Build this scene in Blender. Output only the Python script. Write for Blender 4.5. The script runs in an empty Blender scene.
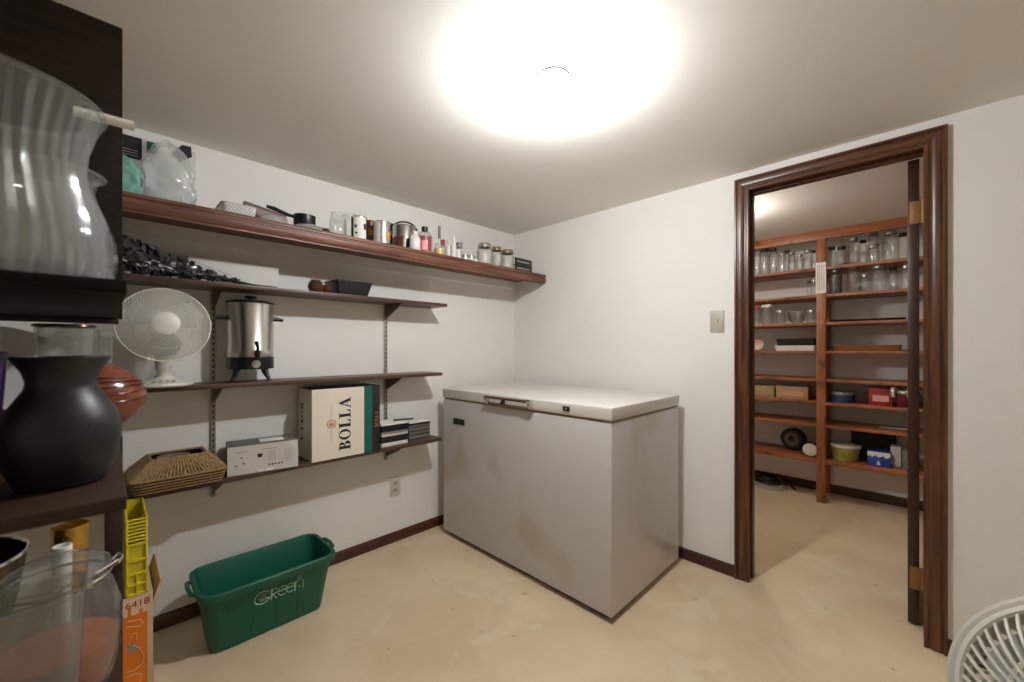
import bpy, bmesh, math, random
from mathutils import Vector, Matrix
random.seed(7)
PI = math.pi
sc = bpy.context.scene
COL = sc.collection
# ------------------------------------------------------------------ camera model and measuring helper
F, V0, H = 403.0, 348.0, 1.1935
YAW = math.radians(44.75)
CA, SA = math.cos(YAW), math.sin(YAW)

def at(u, v, X=None, Y=None, Z=None):
    """point on the plane X=, Y= or Z= seen at (u, v) of the photograph: used to measure the room"""
    r = Vector((CA*F + SA*(u-512), SA*F - CA*(u-512), V0 - v))
    if X is not None: t = X/r.x
    elif Y is not None: t = Y/r.y
    else: t = (Z-H)/r.z
    return Vector((r.x*t, r.y*t, H + r.z*t))

def depth(p): return CA*p.x + SA*p.y

def fit(u0, u1, vt, Y=None, X=None):
    """x, y, radius and top height of a round thing between columns u0 and u1 with its top at row vt"""
    uc = (u0+u1)/2
    p = at(uc, vt, Y=Y, X=X)
    c = F/math.hypot(F, uc-512)
    return p.x, p.y, (u1-u0)*depth(p)*c/F/2, p.z

# ------------------------------------------------------------------ materials
def lin(c):
    c = c/255.0
    return c/12.92 if c <= 0.04045 else ((c+0.055)/1.055)**2.4
def S(r, g, b): return (lin(r), lin(g), lin(b), 1)

def new_mat(name):
    m = bpy.data.materials.new(name); m.use_nodes = True
    nt = m.node_tree
    return m, nt, nt.nodes['Principled BSDF']

def mat(name, col, rough=0.5, metal=0.0, spec=None, coat=0.0, var=0.0, vscale=30, bump=0.0, bscale=60, trans=0):
    m, nt, b = new_mat(name)
    b.inputs['Base Color'].default_value = col
    b.inputs['Roughness'].default_value = rough
    b.inputs['Metallic'].default_value = metal
    if spec is not None: b.inputs['Specular IOR Level'].default_value = spec
    if coat: b.inputs['Coat Weight'].default_value = coat
    if trans: b.inputs['Transmission Weight'].default_value = trans
    if var or bump:
        tc = nt.nodes.new('ShaderNodeTexCoord')
    if var:
        n = nt.nodes.new('ShaderNodeTexNoise'); n.inputs['Scale'].default_value = vscale; n.inputs['Detail'].default_value = 5
        nt.links.new(tc.outputs['Object'], n.inputs['Vector'])
        mr = nt.nodes.new('ShaderNodeMapRange')
        mr.inputs['From Min'].default_value = 0.3; mr.inputs['From Max'].default_value = 0.7
        mr.inputs['To Min'].default_value = 1-var; mr.inputs['To Max'].default_value = 1+var
        nt.links.new(n.outputs['Fac'], mr.inputs['Value'])
        mx = nt.nodes.new('ShaderNodeVectorMath'); mx.operation = 'SCALE'
        mx.inputs[0].default_value = col[:3]
        nt.links.new(mr.outputs['Result'], mx.inputs['Scale'])
        nt.links.new(mx.outputs['Vector'], b.inputs['Base Color'])
    if bump:
        n2 = nt.nodes.new('ShaderNodeTexNoise'); n2.inputs['Scale'].default_value = bscale; n2.inputs['Detail'].default_value = 4
        nt.links.new(tc.outputs['Object'], n2.inputs['Vector'])
        bp = nt.nodes.new('ShaderNodeBump'); bp.inputs['Strength'].default_value = bump; bp.inputs['Distance'].default_value = 0.01
        nt.links.new(n2.outputs['Fac'], bp.inputs['Height'])
        nt.links.new(bp.outputs['Normal'], b.inputs['Normal'])
    return m

def wood(name, dark, light, axis='X', rough=0.4, scale=1.0, knots=False, spec=0.5):
    m, nt, b = new_mat(name); b.inputs['Specular IOR Level'].default_value = spec
    tc = nt.nodes.new('ShaderNodeTexCoord')
    mp = nt.nodes.new('ShaderNodeMapping')
    s = [38*scale, 38*scale, 38*scale]; s['XYZ'.index(axis)] = 2.2*scale
    mp.inputs['Scale'].default_value = s
    nt.links.new(tc.outputs['Object'], mp.inputs['Vector'])
    n = nt.nodes.new('ShaderNodeTexNoise'); n.inputs['Scale'].default_value = 1.6; n.inputs['Detail'].default_value = 7
    n.inputs['Distortion'].default_value = 0.6
    nt.links.new(mp.outputs['Vector'], n.inputs['Vector'])
    r = nt.nodes.new('ShaderNodeValToRGB')
    r.color_ramp.elements[0].position = 0.32; r.color_ramp.elements[0].color = dark
    r.color_ramp.elements[1].position = 0.68; r.color_ramp.elements[1].color = light
    nt.links.new(n.outputs['Fac'], r.inputs['Fac'])
    out = r.outputs['Color']
    if knots:
        v = nt.nodes.new('ShaderNodeTexNoise'); v.inputs['Scale'].default_value = 9; v.inputs['Detail'].default_value = 2
        nt.links.new(tc.outputs['Object'], v.inputs['Vector'])
        kr = nt.nodes.new('ShaderNodeValToRGB')
        kr.color_ramp.elements[0].position = 0.30; kr.color_ramp.elements[0].color = (0.25, 0.2, 0.18, 1)
        kr.color_ramp.elements[1].position = 0.40; kr.color_ramp.elements[1].color = (1, 1, 1, 1)
        nt.links.new(v.outputs['Fac'], kr.inputs['Fac'])
        mx = nt.nodes.new('ShaderNodeMix'); mx.data_type = 'RGBA'; mx.blend_type = 'MULTIPLY'
        mx.inputs['Factor'].default_value = 0.7
        nt.links.new(out, mx.inputs['A']); nt.links.new(kr.outputs['Color'], mx.inputs['B'])
        out = mx.outputs['Result']
    nt.links.new(out, b.inputs['Base Color'])
    b.inputs['Roughness'].default_value = rough
    bp = nt.nodes.new('ShaderNodeBump'); bp.inputs['Strength'].default_value = 0.15; bp.inputs['Distance'].default_value = 0.004
    nt.links.new(n.outputs['Fac'], bp.inputs['Height']); nt.links.new(bp.outputs['Normal'], b.inputs['Normal'])
    return m

def glass(name, tint=(0.95, 0.97, 0.96), ior=1.5, rough=0.02, edge=0.0, bump=0, milk=0.0, milkcol=(0.8, 0.85, 0.83, 1), ribs=0):
    """thin walled glass or film: see-through with a fresnel reflection"""
    m = bpy.data.materials.new(name); m.use_nodes = True
    nt = m.node_tree; nt.nodes.clear()
    o = nt.nodes.new('ShaderNodeOutputMaterial')
    t = nt.nodes.new('ShaderNodeBsdfTransparent'); t.inputs['Color'].default_value = (*tint, 1)
    g = nt.nodes.new('ShaderNodeBsdfGlossy'); g.inputs['Roughness'].default_value = rough
    f0 = ((ior-1)/(ior+1))**2
    lf = nt.nodes.new('ShaderNodeLayerWeight'); lf.inputs['Blend'].default_value = 0.5
    pw = nt.nodes.new('ShaderNodeMath'); pw.operation = 'POWER'; pw.inputs[1].default_value = 5
    fr = nt.nodes.new('ShaderNodeMath'); fr.operation = 'MULTIPLY_ADD'; fr.inputs[1].default_value = 1-f0; fr.inputs[2].default_value = f0
    nt.links.new(lf.outputs['Facing'], pw.inputs[0]); nt.links.new(pw.outputs[0], fr.inputs[0])
    mx = nt.nodes.new('ShaderNodeMixShader')
    base = t.outputs[0]
    if edge:      # the wall of the vessel is seen lengthwise at its rim and takes more of the light
        lw = nt.nodes.new('ShaderNodeLayerWeight'); lw.inputs['Blend'].default_value = 0.25
        cr = nt.nodes.new('ShaderNodeMix'); cr.data_type = 'RGBA'
        cr.inputs['A'].default_value = (*tint, 1); cr.inputs['B'].default_value = tuple(c*(1-edge) for c in tint) + (1,)
        nt.links.new(lw.outputs['Facing'], cr.inputs['Factor']); nt.links.new(cr.outputs['Result'], t.inputs['Color'])
    if milk:
        d = nt.nodes.new('ShaderNodeBsdfDiffuse'); d.inputs['Color'].default_value = milkcol
        m2 = nt.nodes.new('ShaderNodeMixShader'); m2.inputs[0].default_value = milk
        nt.links.new(base, m2.inputs[1]); nt.links.new(d.outputs[0], m2.inputs[2]); base = m2.outputs[0]
    nt.links.new(fr.outputs[0], mx.inputs[0]); nt.links.new(base, mx.inputs[1]); nt.links.new(g.outputs[0], mx.inputs[2])
    if bump:
        tc = nt.nodes.new('ShaderNodeTexCoord')
        n = nt.nodes.new('ShaderNodeTexNoise'); n.inputs['Scale'].default_value = bump; n.inputs['Detail'].default_value = 3
        nt.links.new(tc.outputs['Object'], n.inputs['Vector'])
        bp = nt.nodes.new('ShaderNodeBump'); bp.inputs['Strength'].default_value = 0.5; bp.inputs['Distance'].default_value = 0.01
        nt.links.new(n.outputs['Fac'], bp.inputs['Height'])
        nt.links.new(bp.outputs['Normal'], g.inputs['Normal']); nt.links.new(bp.outputs['Normal'], lf.inputs['Normal'])
    nt.links.new(mx.outputs[0], o.inputs['Surface'])
    return m

def emit(name, col, strength):
    m = bpy.data.materials.new(name); m.use_nodes = True
    nt = m.node_tree; nt.nodes.clear()
    o = nt.nodes.new('ShaderNodeOutputMaterial'); e = nt.nodes.new('ShaderNodeEmission')
    e.inputs['Color'].default_value = col; e.inputs['Strength'].default_value = strength
    nt.links.new(e.outputs[0], o.inputs['Surface'])
    return m

def floor_mat():
    m, nt, b = new_mat('painted_concrete')
    tc = nt.nodes.new('ShaderNodeTexCoord')
    def noise(scale, detail=5, dist=0):
        n = nt.nodes.new('ShaderNodeTexNoise'); n.inputs['Scale'].default_value = scale
        n.inputs['Detail'].default_value = detail; n.inputs['Distortion'].default_value = dist
        nt.links.new(tc.outputs['Object'], n.inputs['Vector']); return n
    r = nt.nodes.new('ShaderNodeValToRGB')
    r.color_ramp.elements[0].position = 0.33; r.color_ramp.elements[0].color = S(213, 191, 158)
    r.color_ramp.elements[1].position = 0.66; r.color_ramp.elements[1].color = S(228, 209, 178)
    nt.links.new(noise(2.6, 6, 0.5).outputs['Fac'], r.inputs['Fac'])
    # worn pale patches
    r2 = nt.nodes.new('ShaderNodeValToRGB')
    r2.color_ramp.elements[0].position = 0.60; r2.color_ramp.elements[0].color = (0, 0, 0, 1)
    r2.color_ramp.elements[1].position = 0.66; r2.color_ramp.elements[1].color = (0.5, 0.5, 0.5, 1)
    nt.links.new(noise(4.5, 7, 1.0).outputs['Fac'], r2.inputs['Fac'])
    mx = nt.nodes.new('ShaderNodeMix'); mx.data_type = 'RGBA'
    mx.inputs['B'].default_value = S(228, 217, 189)
    nt.links.new(r2.outputs['Color'], mx.inputs['Factor']); nt.links.new(r.outputs['Color'], mx.inputs['A'])
    # small dark scuffs and specks
    r3 = nt.nodes.new('ShaderNodeValToRGB')
    r3.color_ramp.elements[0].position = 0.695; r3.color_ramp.elements[0].color = (0, 0, 0, 1)
    r3.color_ramp.elements[1].position = 0.74; r3.color_ramp.elements[1].color = (0.45, 0.45, 0.45, 1)
    nt.links.new(noise(13, 3, 0.2).outputs['Fac'], r3.inputs['Fac'])
    mx2 = nt.nodes.new('ShaderNodeMix'); mx2.data_type = 'RGBA'; mx2.inputs['B'].default_value = S(120, 104, 84)
    nt.links.new(r3.outputs['Color'], mx2.inputs['Factor']); nt.links.new(mx.outputs['Result'], mx2.inputs['A'])
    nt.links.new(mx2.outputs['Result'], b.inputs['Base Color'])
    b.inputs['Roughness'].default_value = 0.5
    bp = nt.nodes.new('ShaderNodeBump'); bp.inputs['Strength'].default_value = 0.12; bp.inputs['Distance'].default_value = 0.01
    nt.links.new(noise(6, 4).outputs['Fac'], bp.inputs['Height']); nt.links.new(bp.outputs['Normal'], b.inputs['Normal'])
    return m

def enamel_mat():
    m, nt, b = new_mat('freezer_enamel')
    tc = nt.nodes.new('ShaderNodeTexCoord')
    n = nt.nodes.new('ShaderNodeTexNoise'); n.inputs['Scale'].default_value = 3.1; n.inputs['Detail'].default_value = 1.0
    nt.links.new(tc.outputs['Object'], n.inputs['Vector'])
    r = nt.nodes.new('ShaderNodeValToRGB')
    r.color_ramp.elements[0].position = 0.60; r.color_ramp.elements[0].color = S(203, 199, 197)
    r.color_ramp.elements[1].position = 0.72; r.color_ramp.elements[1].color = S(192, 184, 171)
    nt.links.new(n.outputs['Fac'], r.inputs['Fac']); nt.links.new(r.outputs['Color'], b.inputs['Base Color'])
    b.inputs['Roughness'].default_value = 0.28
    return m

M = {}
M['wall'] = mat('white_wall_paint', S(236, 234, 230), 0.75, var=0.015, vscale=3, bump=0.04, bscale=180)
M['ceiling'] = mat('white_ceiling_paint', S(236, 233, 226), 0.85, var=0.01, vscale=2)
M['floor'] = floor_mat()
M['trimwood'] = wood('stained_trim_wood', S(60, 33, 17), S(108, 66, 38), 'Z', 0.32)
M['trimwood_y'] = wood('stained_trim_wood_along_y', S(60, 33, 17), S(108, 66, 38), 'Y', 0.32)
M['basewood_x'] = wood('dark_baseboard_x', S(58, 28, 16), S(92, 50, 32), 'X', 0.4)
M['basewood_y'] = wood('dark_baseboard_y', S(50, 26, 16), S(80, 44, 28), 'Y', 0.4)
M['doorwood'] = wood('dark_door_wood', S(46, 22, 10), S(72, 38, 20), 'Z', 0.4)
M['fascia'] = wood('red_brown_shelf_wood', S(82, 48, 35), S(132, 88, 66), 'X', 0.45)
M['shelf'] = wood('dark_brown_shelf_board', S(62, 42, 35), S(92, 66, 56), 'X', 0.42)
M['case'] = wood('espresso_bookcase_wood', S(40, 27, 21), S(64, 45, 36), 'X', 0.42, spec=0.3)
M['caseshade'] = wood('shaded_bookcase_wood', S(22, 15, 9), S(34, 24, 16), 'X', 0.6, spec=0.12)  # darker copy of the bookcase wood, with the shade put into its colour
M['pine'] = wood('orange_pine_along_y', S(130, 74, 40), S(174, 108, 66), 'Y', 0.45, knots=True)
M['pine_z'] = wood('orange_pine_along_z', S(130, 74, 40), S(176, 110, 68), 'Z', 0.45, knots=True)
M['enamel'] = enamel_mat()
M['lidwhite'] = mat('freezer_lid_enamel', S(214, 210, 202), 0.3, var=0.02, vscale=5)
M['gasket'] = mat('brown_gasket', S(150, 134, 112), 0.6)
M['black'] = mat('black_plastic', S(18, 18, 19), 0.35)
M['blackmat'] = mat('matte_black', S(26, 25, 26), 0.6)
M['vaseblack'] = mat('black_glazed_clay', S(20, 20, 22), 0.42, bump=0.1, bscale=25)
M['chrome'] = mat('chrome', S(220, 218, 214), 0.12, 1.0)
M['steel'] = mat('brushed_steel', S(205, 201, 195), 0.28, 1.0, var=0.05, vscale=8)
M['zinc'] = mat('zinc_steel', S(170, 168, 163), 0.4, 0.8)
M['standard'] = mat('shelf_standard_grey', S(165, 160, 152), 0.4, 0.5)
M['slot'] = mat('slot_dark', S(40, 38, 36), 0.7)
M['bracket'] = mat('brown_bracket_steel', S(92, 74, 64), 0.45, 0.2)
M['white'] = mat('white_plastic', S(226, 224, 219), 0.35)
M['ivory'] = mat('ivory_plastic', S(208, 203, 190), 0.4)
M['plate'] = mat('almond_plate', S(186, 180, 168), 0.4)
M['porcelain'] = mat('white_porcelain', S(236, 235, 232), 0.25)
M['brass'] = mat('brass_plate', S(150, 108, 64), 0.5, 0.4)
M['gold'] = mat('gold_tin', S(205, 165, 78), 0.25, 0.9, bump=0.3, bscale=90)
M['darkbrass'] = mat('bronze_bowl_metal', S(95, 78, 60), 0.25, 0.9)
M['glass'] = glass('clear_glass', (0.96, 0.97, 0.965), edge=0.42, rough=.09, milk=.035, milkcol=(.9, .9, .88, 1))
M['bigglass'] = glass('clear_pressed_glass', (0.965, 0.975, 0.97), edge=0.15, rough=0.09, milk=.07, milkcol=(.85, .87, .87, 1))
M['greyglass'] = glass('smoky_thick_glass', (0.90, 0.915, 0.905), edge=0.4, rough=0.05, milk=0.09, milkcol=(.85, .86, .84, 1))
M['film'] = glass('clear_cellophane', (0.97, 0.975, 0.97), ior=1.35, rough=0.12, bump=26)
M['jarglass'] = glass('clear_thick_jar_glass', (0.95, 0.955, 0.945), edge=0.3, rough=0.05, milk=.05, milkcol=(.85, .86, .84, 1))
M['bag'] = glass('milky_plastic_bag', (0.96, 0.98, 0.975), ior=1.45, rough=0.15, milk=0.30, milkcol=S(232, 238, 236))
M['greenbag'] = glass('pale_green_plastic_bag', (0.7, 0.88, 0.8), ior=1.45, rough=0.15, bump=20, milk=0.75, milkcol=S(140, 196, 176))
M['orangeglass'] = mat('amber_orange_glass', S(112, 56, 35), 0.2, spec=0.5)
M['orangestripe'] = mat('dark_amber_stripe', S(82, 30, 14), 0.15)
M['orangefill'] = mat('orange_contents', S(180, 92, 34), 0.7, var=0.12, vscale=20)
M['purple'] = mat('purple_glass', S(72, 48, 110), 0.2)
M['redglass'] = mat('dark_red_glass', S(110, 18, 34), 0.15)
M['binplastic'] = mat('green_bin_plastic', S(0, 90, 68), 0.42, bump=0.05, bscale=90)
M['mint'] = mat('pale_green_print', S(170, 205, 184), 0.5)
M['greyprint'] = mat('grey_print', S(150, 150, 144), 0.5)
M['cream'] = mat('cream_card', S(234, 225, 206), 0.65, var=0.02, vscale=6)
M['creamshade'] = mat('shaded_cream_card', S(150, 128, 98), 0.7)  # cream card with the shade of its side put into the colour
M['boxgreen'] = mat('bottle_green_print', S(0, 98, 82), 0.5)
M['boxblack'] = mat('black_print_card', S(38, 32, 32), 0.5)
M['ink'] = mat('black_ink', S(26, 24, 24), 0.6)
M['crest'] = mat('faded_red_print', S(205, 150, 120), 0.6)
M['goldink'] = mat('dull_gold_print', S(165, 110, 84), 0.5)
M['whitecard'] = mat('white_card', S(206, 202, 198), 0.55)
M['greycard'] = mat('grey_card', S(108, 104, 102), 0.6)
M['greyink'] = mat('grey_ink', S(128, 124, 122), 0.6)
M['paper'] = mat('white_paper', S(232, 228, 222), 0.7)
M['yellow'] = mat('yellow_crate_plastic', S(222, 206, 40), 0.4)
M['yellowpanel'] = mat('yellow_crate_panel', S(206, 190, 36), 0.45)
M['orangebox'] = mat('orange_printed_card', S(226, 122, 26), 0.6, var=0.03, vscale=12)
M['cardboard'] = mat('plain_cardboard', S(196, 172, 142), 0.75, var=0.05, vscale=14)
M['whiteprint'] = mat('white_print', S(238, 214, 176), 0.6)
M['redink'] = mat('red_ink', S(150, 48, 30), 0.6)
M['pinkprint'] = mat('pink_pale_print', S(226, 196, 168), 0.6)
M['seagrass'] = mat('seagrass_rope', S(156, 128, 88), 0.75, var=0.3, vscale=90, bump=0.6, bscale=160)
M['seagrassdark'] = mat('seagrass_dark_weave', S(70, 54, 34), 0.8, var=0.35, vscale=120, bump=0.8, bscale=160)
M['petal'] = mat('black_fabric_petal', S(78, 75, 73), 0.5, var=0.3, vscale=25)
M['leafdark'] = mat('dark_green_leaf', S(48, 56, 48), 0.5, var=0.25, vscale=25)
M['pinecone'] = mat('brown_dried_scales', S(104, 66, 46), 0.7, var=0.3, vscale=60)
M['planter'] = mat('black_tray_plastic', S(30, 28, 27), 0.45)
M['redbottle'] = mat('red_bottle_label', S(150, 64, 70), 0.4)
M['pinklabel'] = mat('pink_label', S(226, 160, 150), 0.5)
M['orangelabel'] = mat('orange_label', S(222, 140, 50), 0.5)
M['browncan'] = mat('dark_brown_label', S(88, 42, 28), 0.4)
M['mauve'] = mat('mauve_dish', S(132, 92, 92), 0.45)
M['yellowoil'] = mat('yellow_liquid', S(222, 192, 120), 0.25)
M['jarfill'] = mat('white_grain_fill', S(214, 208, 198), 0.7, var=0.06, vscale=80)
M['oldlid'] = mat('old_gold_jar_lid', S(150, 136, 98), 0.4, 0.6)
M['lidsteel'] = mat('tin_jar_lid', S(176, 172, 164), 0.35, 0.7)
M['liddark'] = mat('dark_jar_lid', S(66, 62, 56), 0.45, 0.4)
M['lidred'] = mat('red_jar_lid', S(170, 60, 52), 0.4)
M['lidwhite2'] = mat('white_jar_lid', S(224, 220, 212), 0.4)
M['pinkdish'] = mat('pink_dish', S(214, 176, 170), 0.35, var=0.12, vscale=40)
M['bluetin'] = mat('blue_tin', S(56, 74, 112), 0.35, 0.3)
M['redbox'] = mat('red_patterned_box', S(150, 34, 24), 0.45, var=0.3, vscale=40)
M['kraft'] = mat('kraft_box', S(176, 142, 106), 0.65, var=0.12, vscale=30)
M['kraft2'] = mat('olive_kraft_box', S(168, 150, 106), 0.65, var=0.12, vscale=30)
M['tub'] = mat('white_tub_lid', S(226, 222, 210), 0.4)
M['tubgreen'] = mat('yellow_green_tub_print', S(176, 176, 84), 0.45, var=0.35, vscale=14)
M['tubblue'] = mat('blue_box_print', S(38, 66, 148), 0.45)
M['trayamber'] = mat('amber_wood_tray', S(140, 92, 46), 0.4)
M['darkroll'] = mat('dark_hose_rubber', S(38, 34, 32), 0.55)
M['cable'] = mat('pale_grey_cable', S(176, 172, 160), 0.5)
M['fanwhite'] = mat('white_fan_plastic', S(222, 220, 212), 0.4)
M['fangrey'] = mat('pale_translucent_blade', S(176, 178, 174), 0.4)
M['fanbar'] = mat('cream_fan_plastic', S(206, 203, 190), 0.45)
M['fanrim'] = mat('grey_fan_rim', S(186, 182, 170), 0.5)
M['bulb'] = emit('lit_bulb', (0.97, 0.98, 1.0, 1), 700)
M['bulb2'] = emit('lit_pantry_bulb', (1.0, 0.93, 0.85, 1), 250)
M['floorshadow'] = mat('freezer_base_shadow', S(52, 48, 42), 0.6)  # dark colour stands in for the shadow gap under the freezer body

# ------------------------------------------------------------------ mesh builder
class MB:
    def __init__(s): s.bm = bmesh.new(); s.mi = 0
    def _tag(s, before):
        for f in s.bm.faces:
            if f.index == -1 or f not in before: pass
    def face(s, vs):
        try:
            f = s.bm.faces.new(vs); f.material_index = s.mi; return f
        except ValueError: return None
    def box(s, x0, y0, z0, x1, y1, z1, bev=0.0, mtx=None, seg=2):
        t = bmesh.new()
        bmesh.ops.create_cube(t, size=1)
        for v in t.verts:
            v.co = Vector((x0+(v.co.x+.5)*(x1-x0), y0+(v.co.y+.5)*(y1-y0), z0+(v.co.z+.5)*(z1-z0)))
        if bev: bmesh.ops.bevel(t, geom=list(t.edges), offset=bev, segments=seg, affect='EDGES', profile=0.5)
        s.merge(t, mtx); return s
    def merge(s, t, mtx=None):
        mp = {}
        for v in t.verts: mp[v] = s.bm.verts.new(mtx @ v.co if mtx else v.co)
        for f in t.faces:
            g = s.face([mp[v] for v in f.verts])
        t.free()
    def mesh(s, me, mtx=None):
        vs = [s.bm.verts.new(mtx @ v.co if mtx else v.co) for v in me.vertices]
        for p in me.polygons: s.face([vs[i] for i in p.vertices])
    def lathe(s, prof, seg=32, c=(0, 0, 0), a0=0.0, a1=2*PI, fx=None, mtx=None):
        """prof = [(radius, z)...]; fx(angle, r, z) -> r lets the wall be fluted or squared"""
        full = abs(a1-a0-2*PI) < 1e-6
        n = seg if full else seg+1
        rings = []
        for r, z in prof:
            if r < 1e-6 and full:
                p = Vector((c[0], c[1], c[2]+z)); rings.append([s.bm.verts.new(mtx @ p if mtx else p)])
            else:
                ring = []
                for k in range(n):
                    a = a0+(a1-a0)*k/seg
                    rr = fx(a, r, z) if fx else r
                    p = Vector((c[0]+rr*math.cos(a), c[1]+rr*math.sin(a), c[2]+z))
                    ring.append(s.bm.verts.new(mtx @ p if mtx else p))
                rings.append(ring)
        for A, B in zip(rings, rings[1:]):
            m = seg
            for k in range(m):
                k2 = (k+1) % n
                if len(A) == 1 and len(B) == 1: continue
                if len(A) == 1: s.face([A[0], B[k2], B[k]])
                elif len(B) == 1: s.face([A[k], A[k2], B[0]])
                else: s.face([A[k], A[k2], B[k2], B[k]])
        return s
    def tube(s, pts, r, seg=8, closed=False, cap=True, flat=1.0):
        pts = [Vector(p) for p in pts]; n = len(pts); rings = []
        up = Vector((0, 0, 1)); prev = None
        for i, p in enumerate(pts):
            if closed: d = pts[(i+1) % n]-pts[i-1]
            else: d = pts[min(i+1, n-1)]-pts[max(i-1, 0)]
            if d.length < 1e-9: d = Vector((0, 0, 1))
            d.normalize()
            if prev is None:
                a = d.cross(up)
                if a.length < 1e-3: a = d.cross(Vector((1, 0, 0)))
            else: a = prev - d*prev.dot(d)
            a.normalize(); prev = a; b = d.cross(a)
            rr = r[i] if isinstance(r, (list, tuple)) else r
            rings.append([s.bm.verts.new(p + a*(rr*math.cos(2*PI*k/seg)) + b*(rr*flat*math.sin(2*PI*k/seg))) for k in range(seg)])
        m = n if closed else n-1
        for i in range(m):
            A, B = rings[i], rings[(i+1) % n]
            for k in range(seg): s.face([A[k], A[(k+1) % seg], B[(k+1) % seg], B[k]])
        if cap and not closed:
            s.face(list(reversed(rings[0]))); s.face(rings[-1])
        return s
    def loft(s, loops, cap0=True, cap1=True, close=True):
        rings = [[s.bm.verts.new(Vector(p)) for p in L] for L in loops]
        n = len(rings[0])
        for A, B in zip(rings, rings[1:]):
            for k in range(n if close else n-1): s.face([A[k], A[(k+1) % n], B[(k+1) % n], B[k]])
        if cap0: s.face(list(reversed(rings[0])))
        if cap1: s.face(rings[-1])
        return s
    def prism(s, poly, axis, a, b):
        """poly in the two other axes (in xyz order), swept from a to b along axis"""
        def P(q, t):
            return {'X': (t, q[0], q[1]), 'Y': (q[0], t, q[1]), 'Z': (q[0], q[1], t)}[axis]
        return s.loft([[P(q, a) for q in poly], [P(q, b) for q in poly]])
    def build(s, name, mats, parent=None, loc=None, sharp=35):
        bmesh.ops.recalc_face_normals(s.bm, faces=list(s.bm.faces))
        me = bpy.data.meshes.new(name); s.bm.to_mesh(me); s.bm.free()
        for m in (mats if isinstance(mats, (list, tuple)) else [mats]): me.materials.append(m)
        for p in me.polygons: p.use_smooth = True
        me.set_sharp_from_angle(angle=math.radians(sharp))
        o = bpy.data.objects.new(name, me); COL.objects.link(o)
        if parent: o.parent = parent
        if loc: o.location = loc
        return o

def thing(name, label, cat, loc=(0, 0, 0), rz=0, group=None):
    o = bpy.data.objects.new(name, None); COL.objects.link(o); o.empty_display_size = 0.05
    o.location = loc; o.rotation_euler = (0, 0, rz); o['label'] = label; o['category'] = cat
    if group: o['group'] = group
    return o
def tag(o, label, cat, group=None):
    o['label'] = label; o['category'] = cat
    if group: o['group'] = group
    return o
def struct(name, mb, m, parent=None):
    o = mb.build(name, m, parent); o['kind'] = 'structure'; return o
def dup(root, loc, rz=0, label=None, scale=None):
    r = root.copy(); COL.objects.link(r); r.location = loc; r.rotation_euler = (0, 0, rz)
    if label: r['label'] = label
    if scale: r.scale = scale
    for ch in list(root.children):
        c = ch.copy(); COL.objects.link(c); c.parent = r
        for g in ch.children:
            d = g.copy(); COL.objects.link(d); d.parent = c
    return r
def rrect(cx, cy, hx, hy, r, z, n=5):
    pts = []
    for qx, qy, a in ((1, 1, 0), (-1, 1, PI/2), (-1, -1, PI), (1, -1, 3*PI/2)):
        for k in range(n+1):
            t = a + PI/2*k/n
            pts.append((cx+qx*(hx-r)+r*math.cos(t), cy+qy*(hy-r)+r*math.sin(t), z))
    return pts
def filled(loops, thick=0.0008):
    cu = bpy.data.curves.new('tmp', 'CURVE'); cu.dimensions = '2D'; cu.fill_mode = 'BOTH'; cu.extrude = thick
    for L in loops:
        sp = cu.splines.new('POLY'); sp.points.add(len(L)-1)
        for p, q in zip(sp.points, L): p.co = (q[0], q[1], 0, 1)
        sp.use_cyclic_u = True
    o = bpy.data.objects.new('tmp', cu); COL.objects.link(o)
    bpy.context.view_layer.update()
    me = bpy.data.meshes.new_from_object(o.evaluated_get(bpy.context.evaluated_depsgraph_get()))
    bpy.data.objects.remove(o); return me
def text(st, size, thick=0.0005):
    cu = bpy.data.curves.new('tmp', 'FONT'); cu.body = st; cu.size = size; cu.extrude = thick
    cu.align_x = 'CENTER'; cu.align_y = 'CENTER'
    o = bpy.data.objects.new('tmp', cu); COL.objects.link(o)
    bpy.context.view_layer.update()
    me = bpy.data.meshes.new_from_object(o.evaluated_get(bpy.context.evaluated_depsgraph_get()))
    bpy.data.objects.remove(o); return me
def T(x, y, z): return Matrix.Translation((x, y, z))
def R(a, ax): return Matrix.Rotation(math.radians(a), 4, ax)
def ell(cx, cy, rx, ry, n=28, a0=0): return [(cx+rx*math.cos(a0+2*PI*k/n), cy+ry*math.sin(a0+2*PI*k/n)) for k in range(n)]

# ================================================================== THE ROOM
X1, Y1, ZC = 2.3115, 2.269, 2.10
XW = 2.43                                   # pantry side of the door wall
XL, YB = -1.35, -1.95
PX, PY0, PY1 = 4.22, -0.95, 1.70            # pantry extents
OY0, OY1, OZ = -0.053, 0.611, 2.018         # rough door opening
struct('floor', MB().box(XL-.1, YB-.1, -.1, PX+.1, Y1+.1, 0), M['floor'])
struct('ceiling', MB().box(XL-.1, YB-.1, ZC, PX+.1, Y1+.1, ZC+.1), M['ceiling'])
struct('wall_left', MB().box(XL-.1, Y1, 0, XW, Y1+.1, ZC), M['wall'])
b = MB(); b.box(X1, OY1, 0, XW, Y1, ZC); b.box(X1, YB, 0, XW, OY0, ZC); b.box(X1, OY0, OZ, XW, OY1, ZC)
struct('wall_right', b, M['wall'])
struct('wall_back', MB().box(XL-.1, YB-.1, 0, XW, YB, ZC), M['wall'])
struct('wall_front', MB().box(XL-.1, YB, 0, XL, Y1, ZC), M['wall'])
struct('wall_pantry_back', MB().box(PX, PY0-.1, 0, PX+.1, PY1+.1, ZC), M['wall'])
struct('wall_pantry_left', MB().box(XW, PY1, 0, PX, PY1+.1, ZC), M['wall'])
struct('wall_pantry_right', MB().box(XW, PY0-.1, 0, PX, PY0, ZC), M['wall'])
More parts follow.
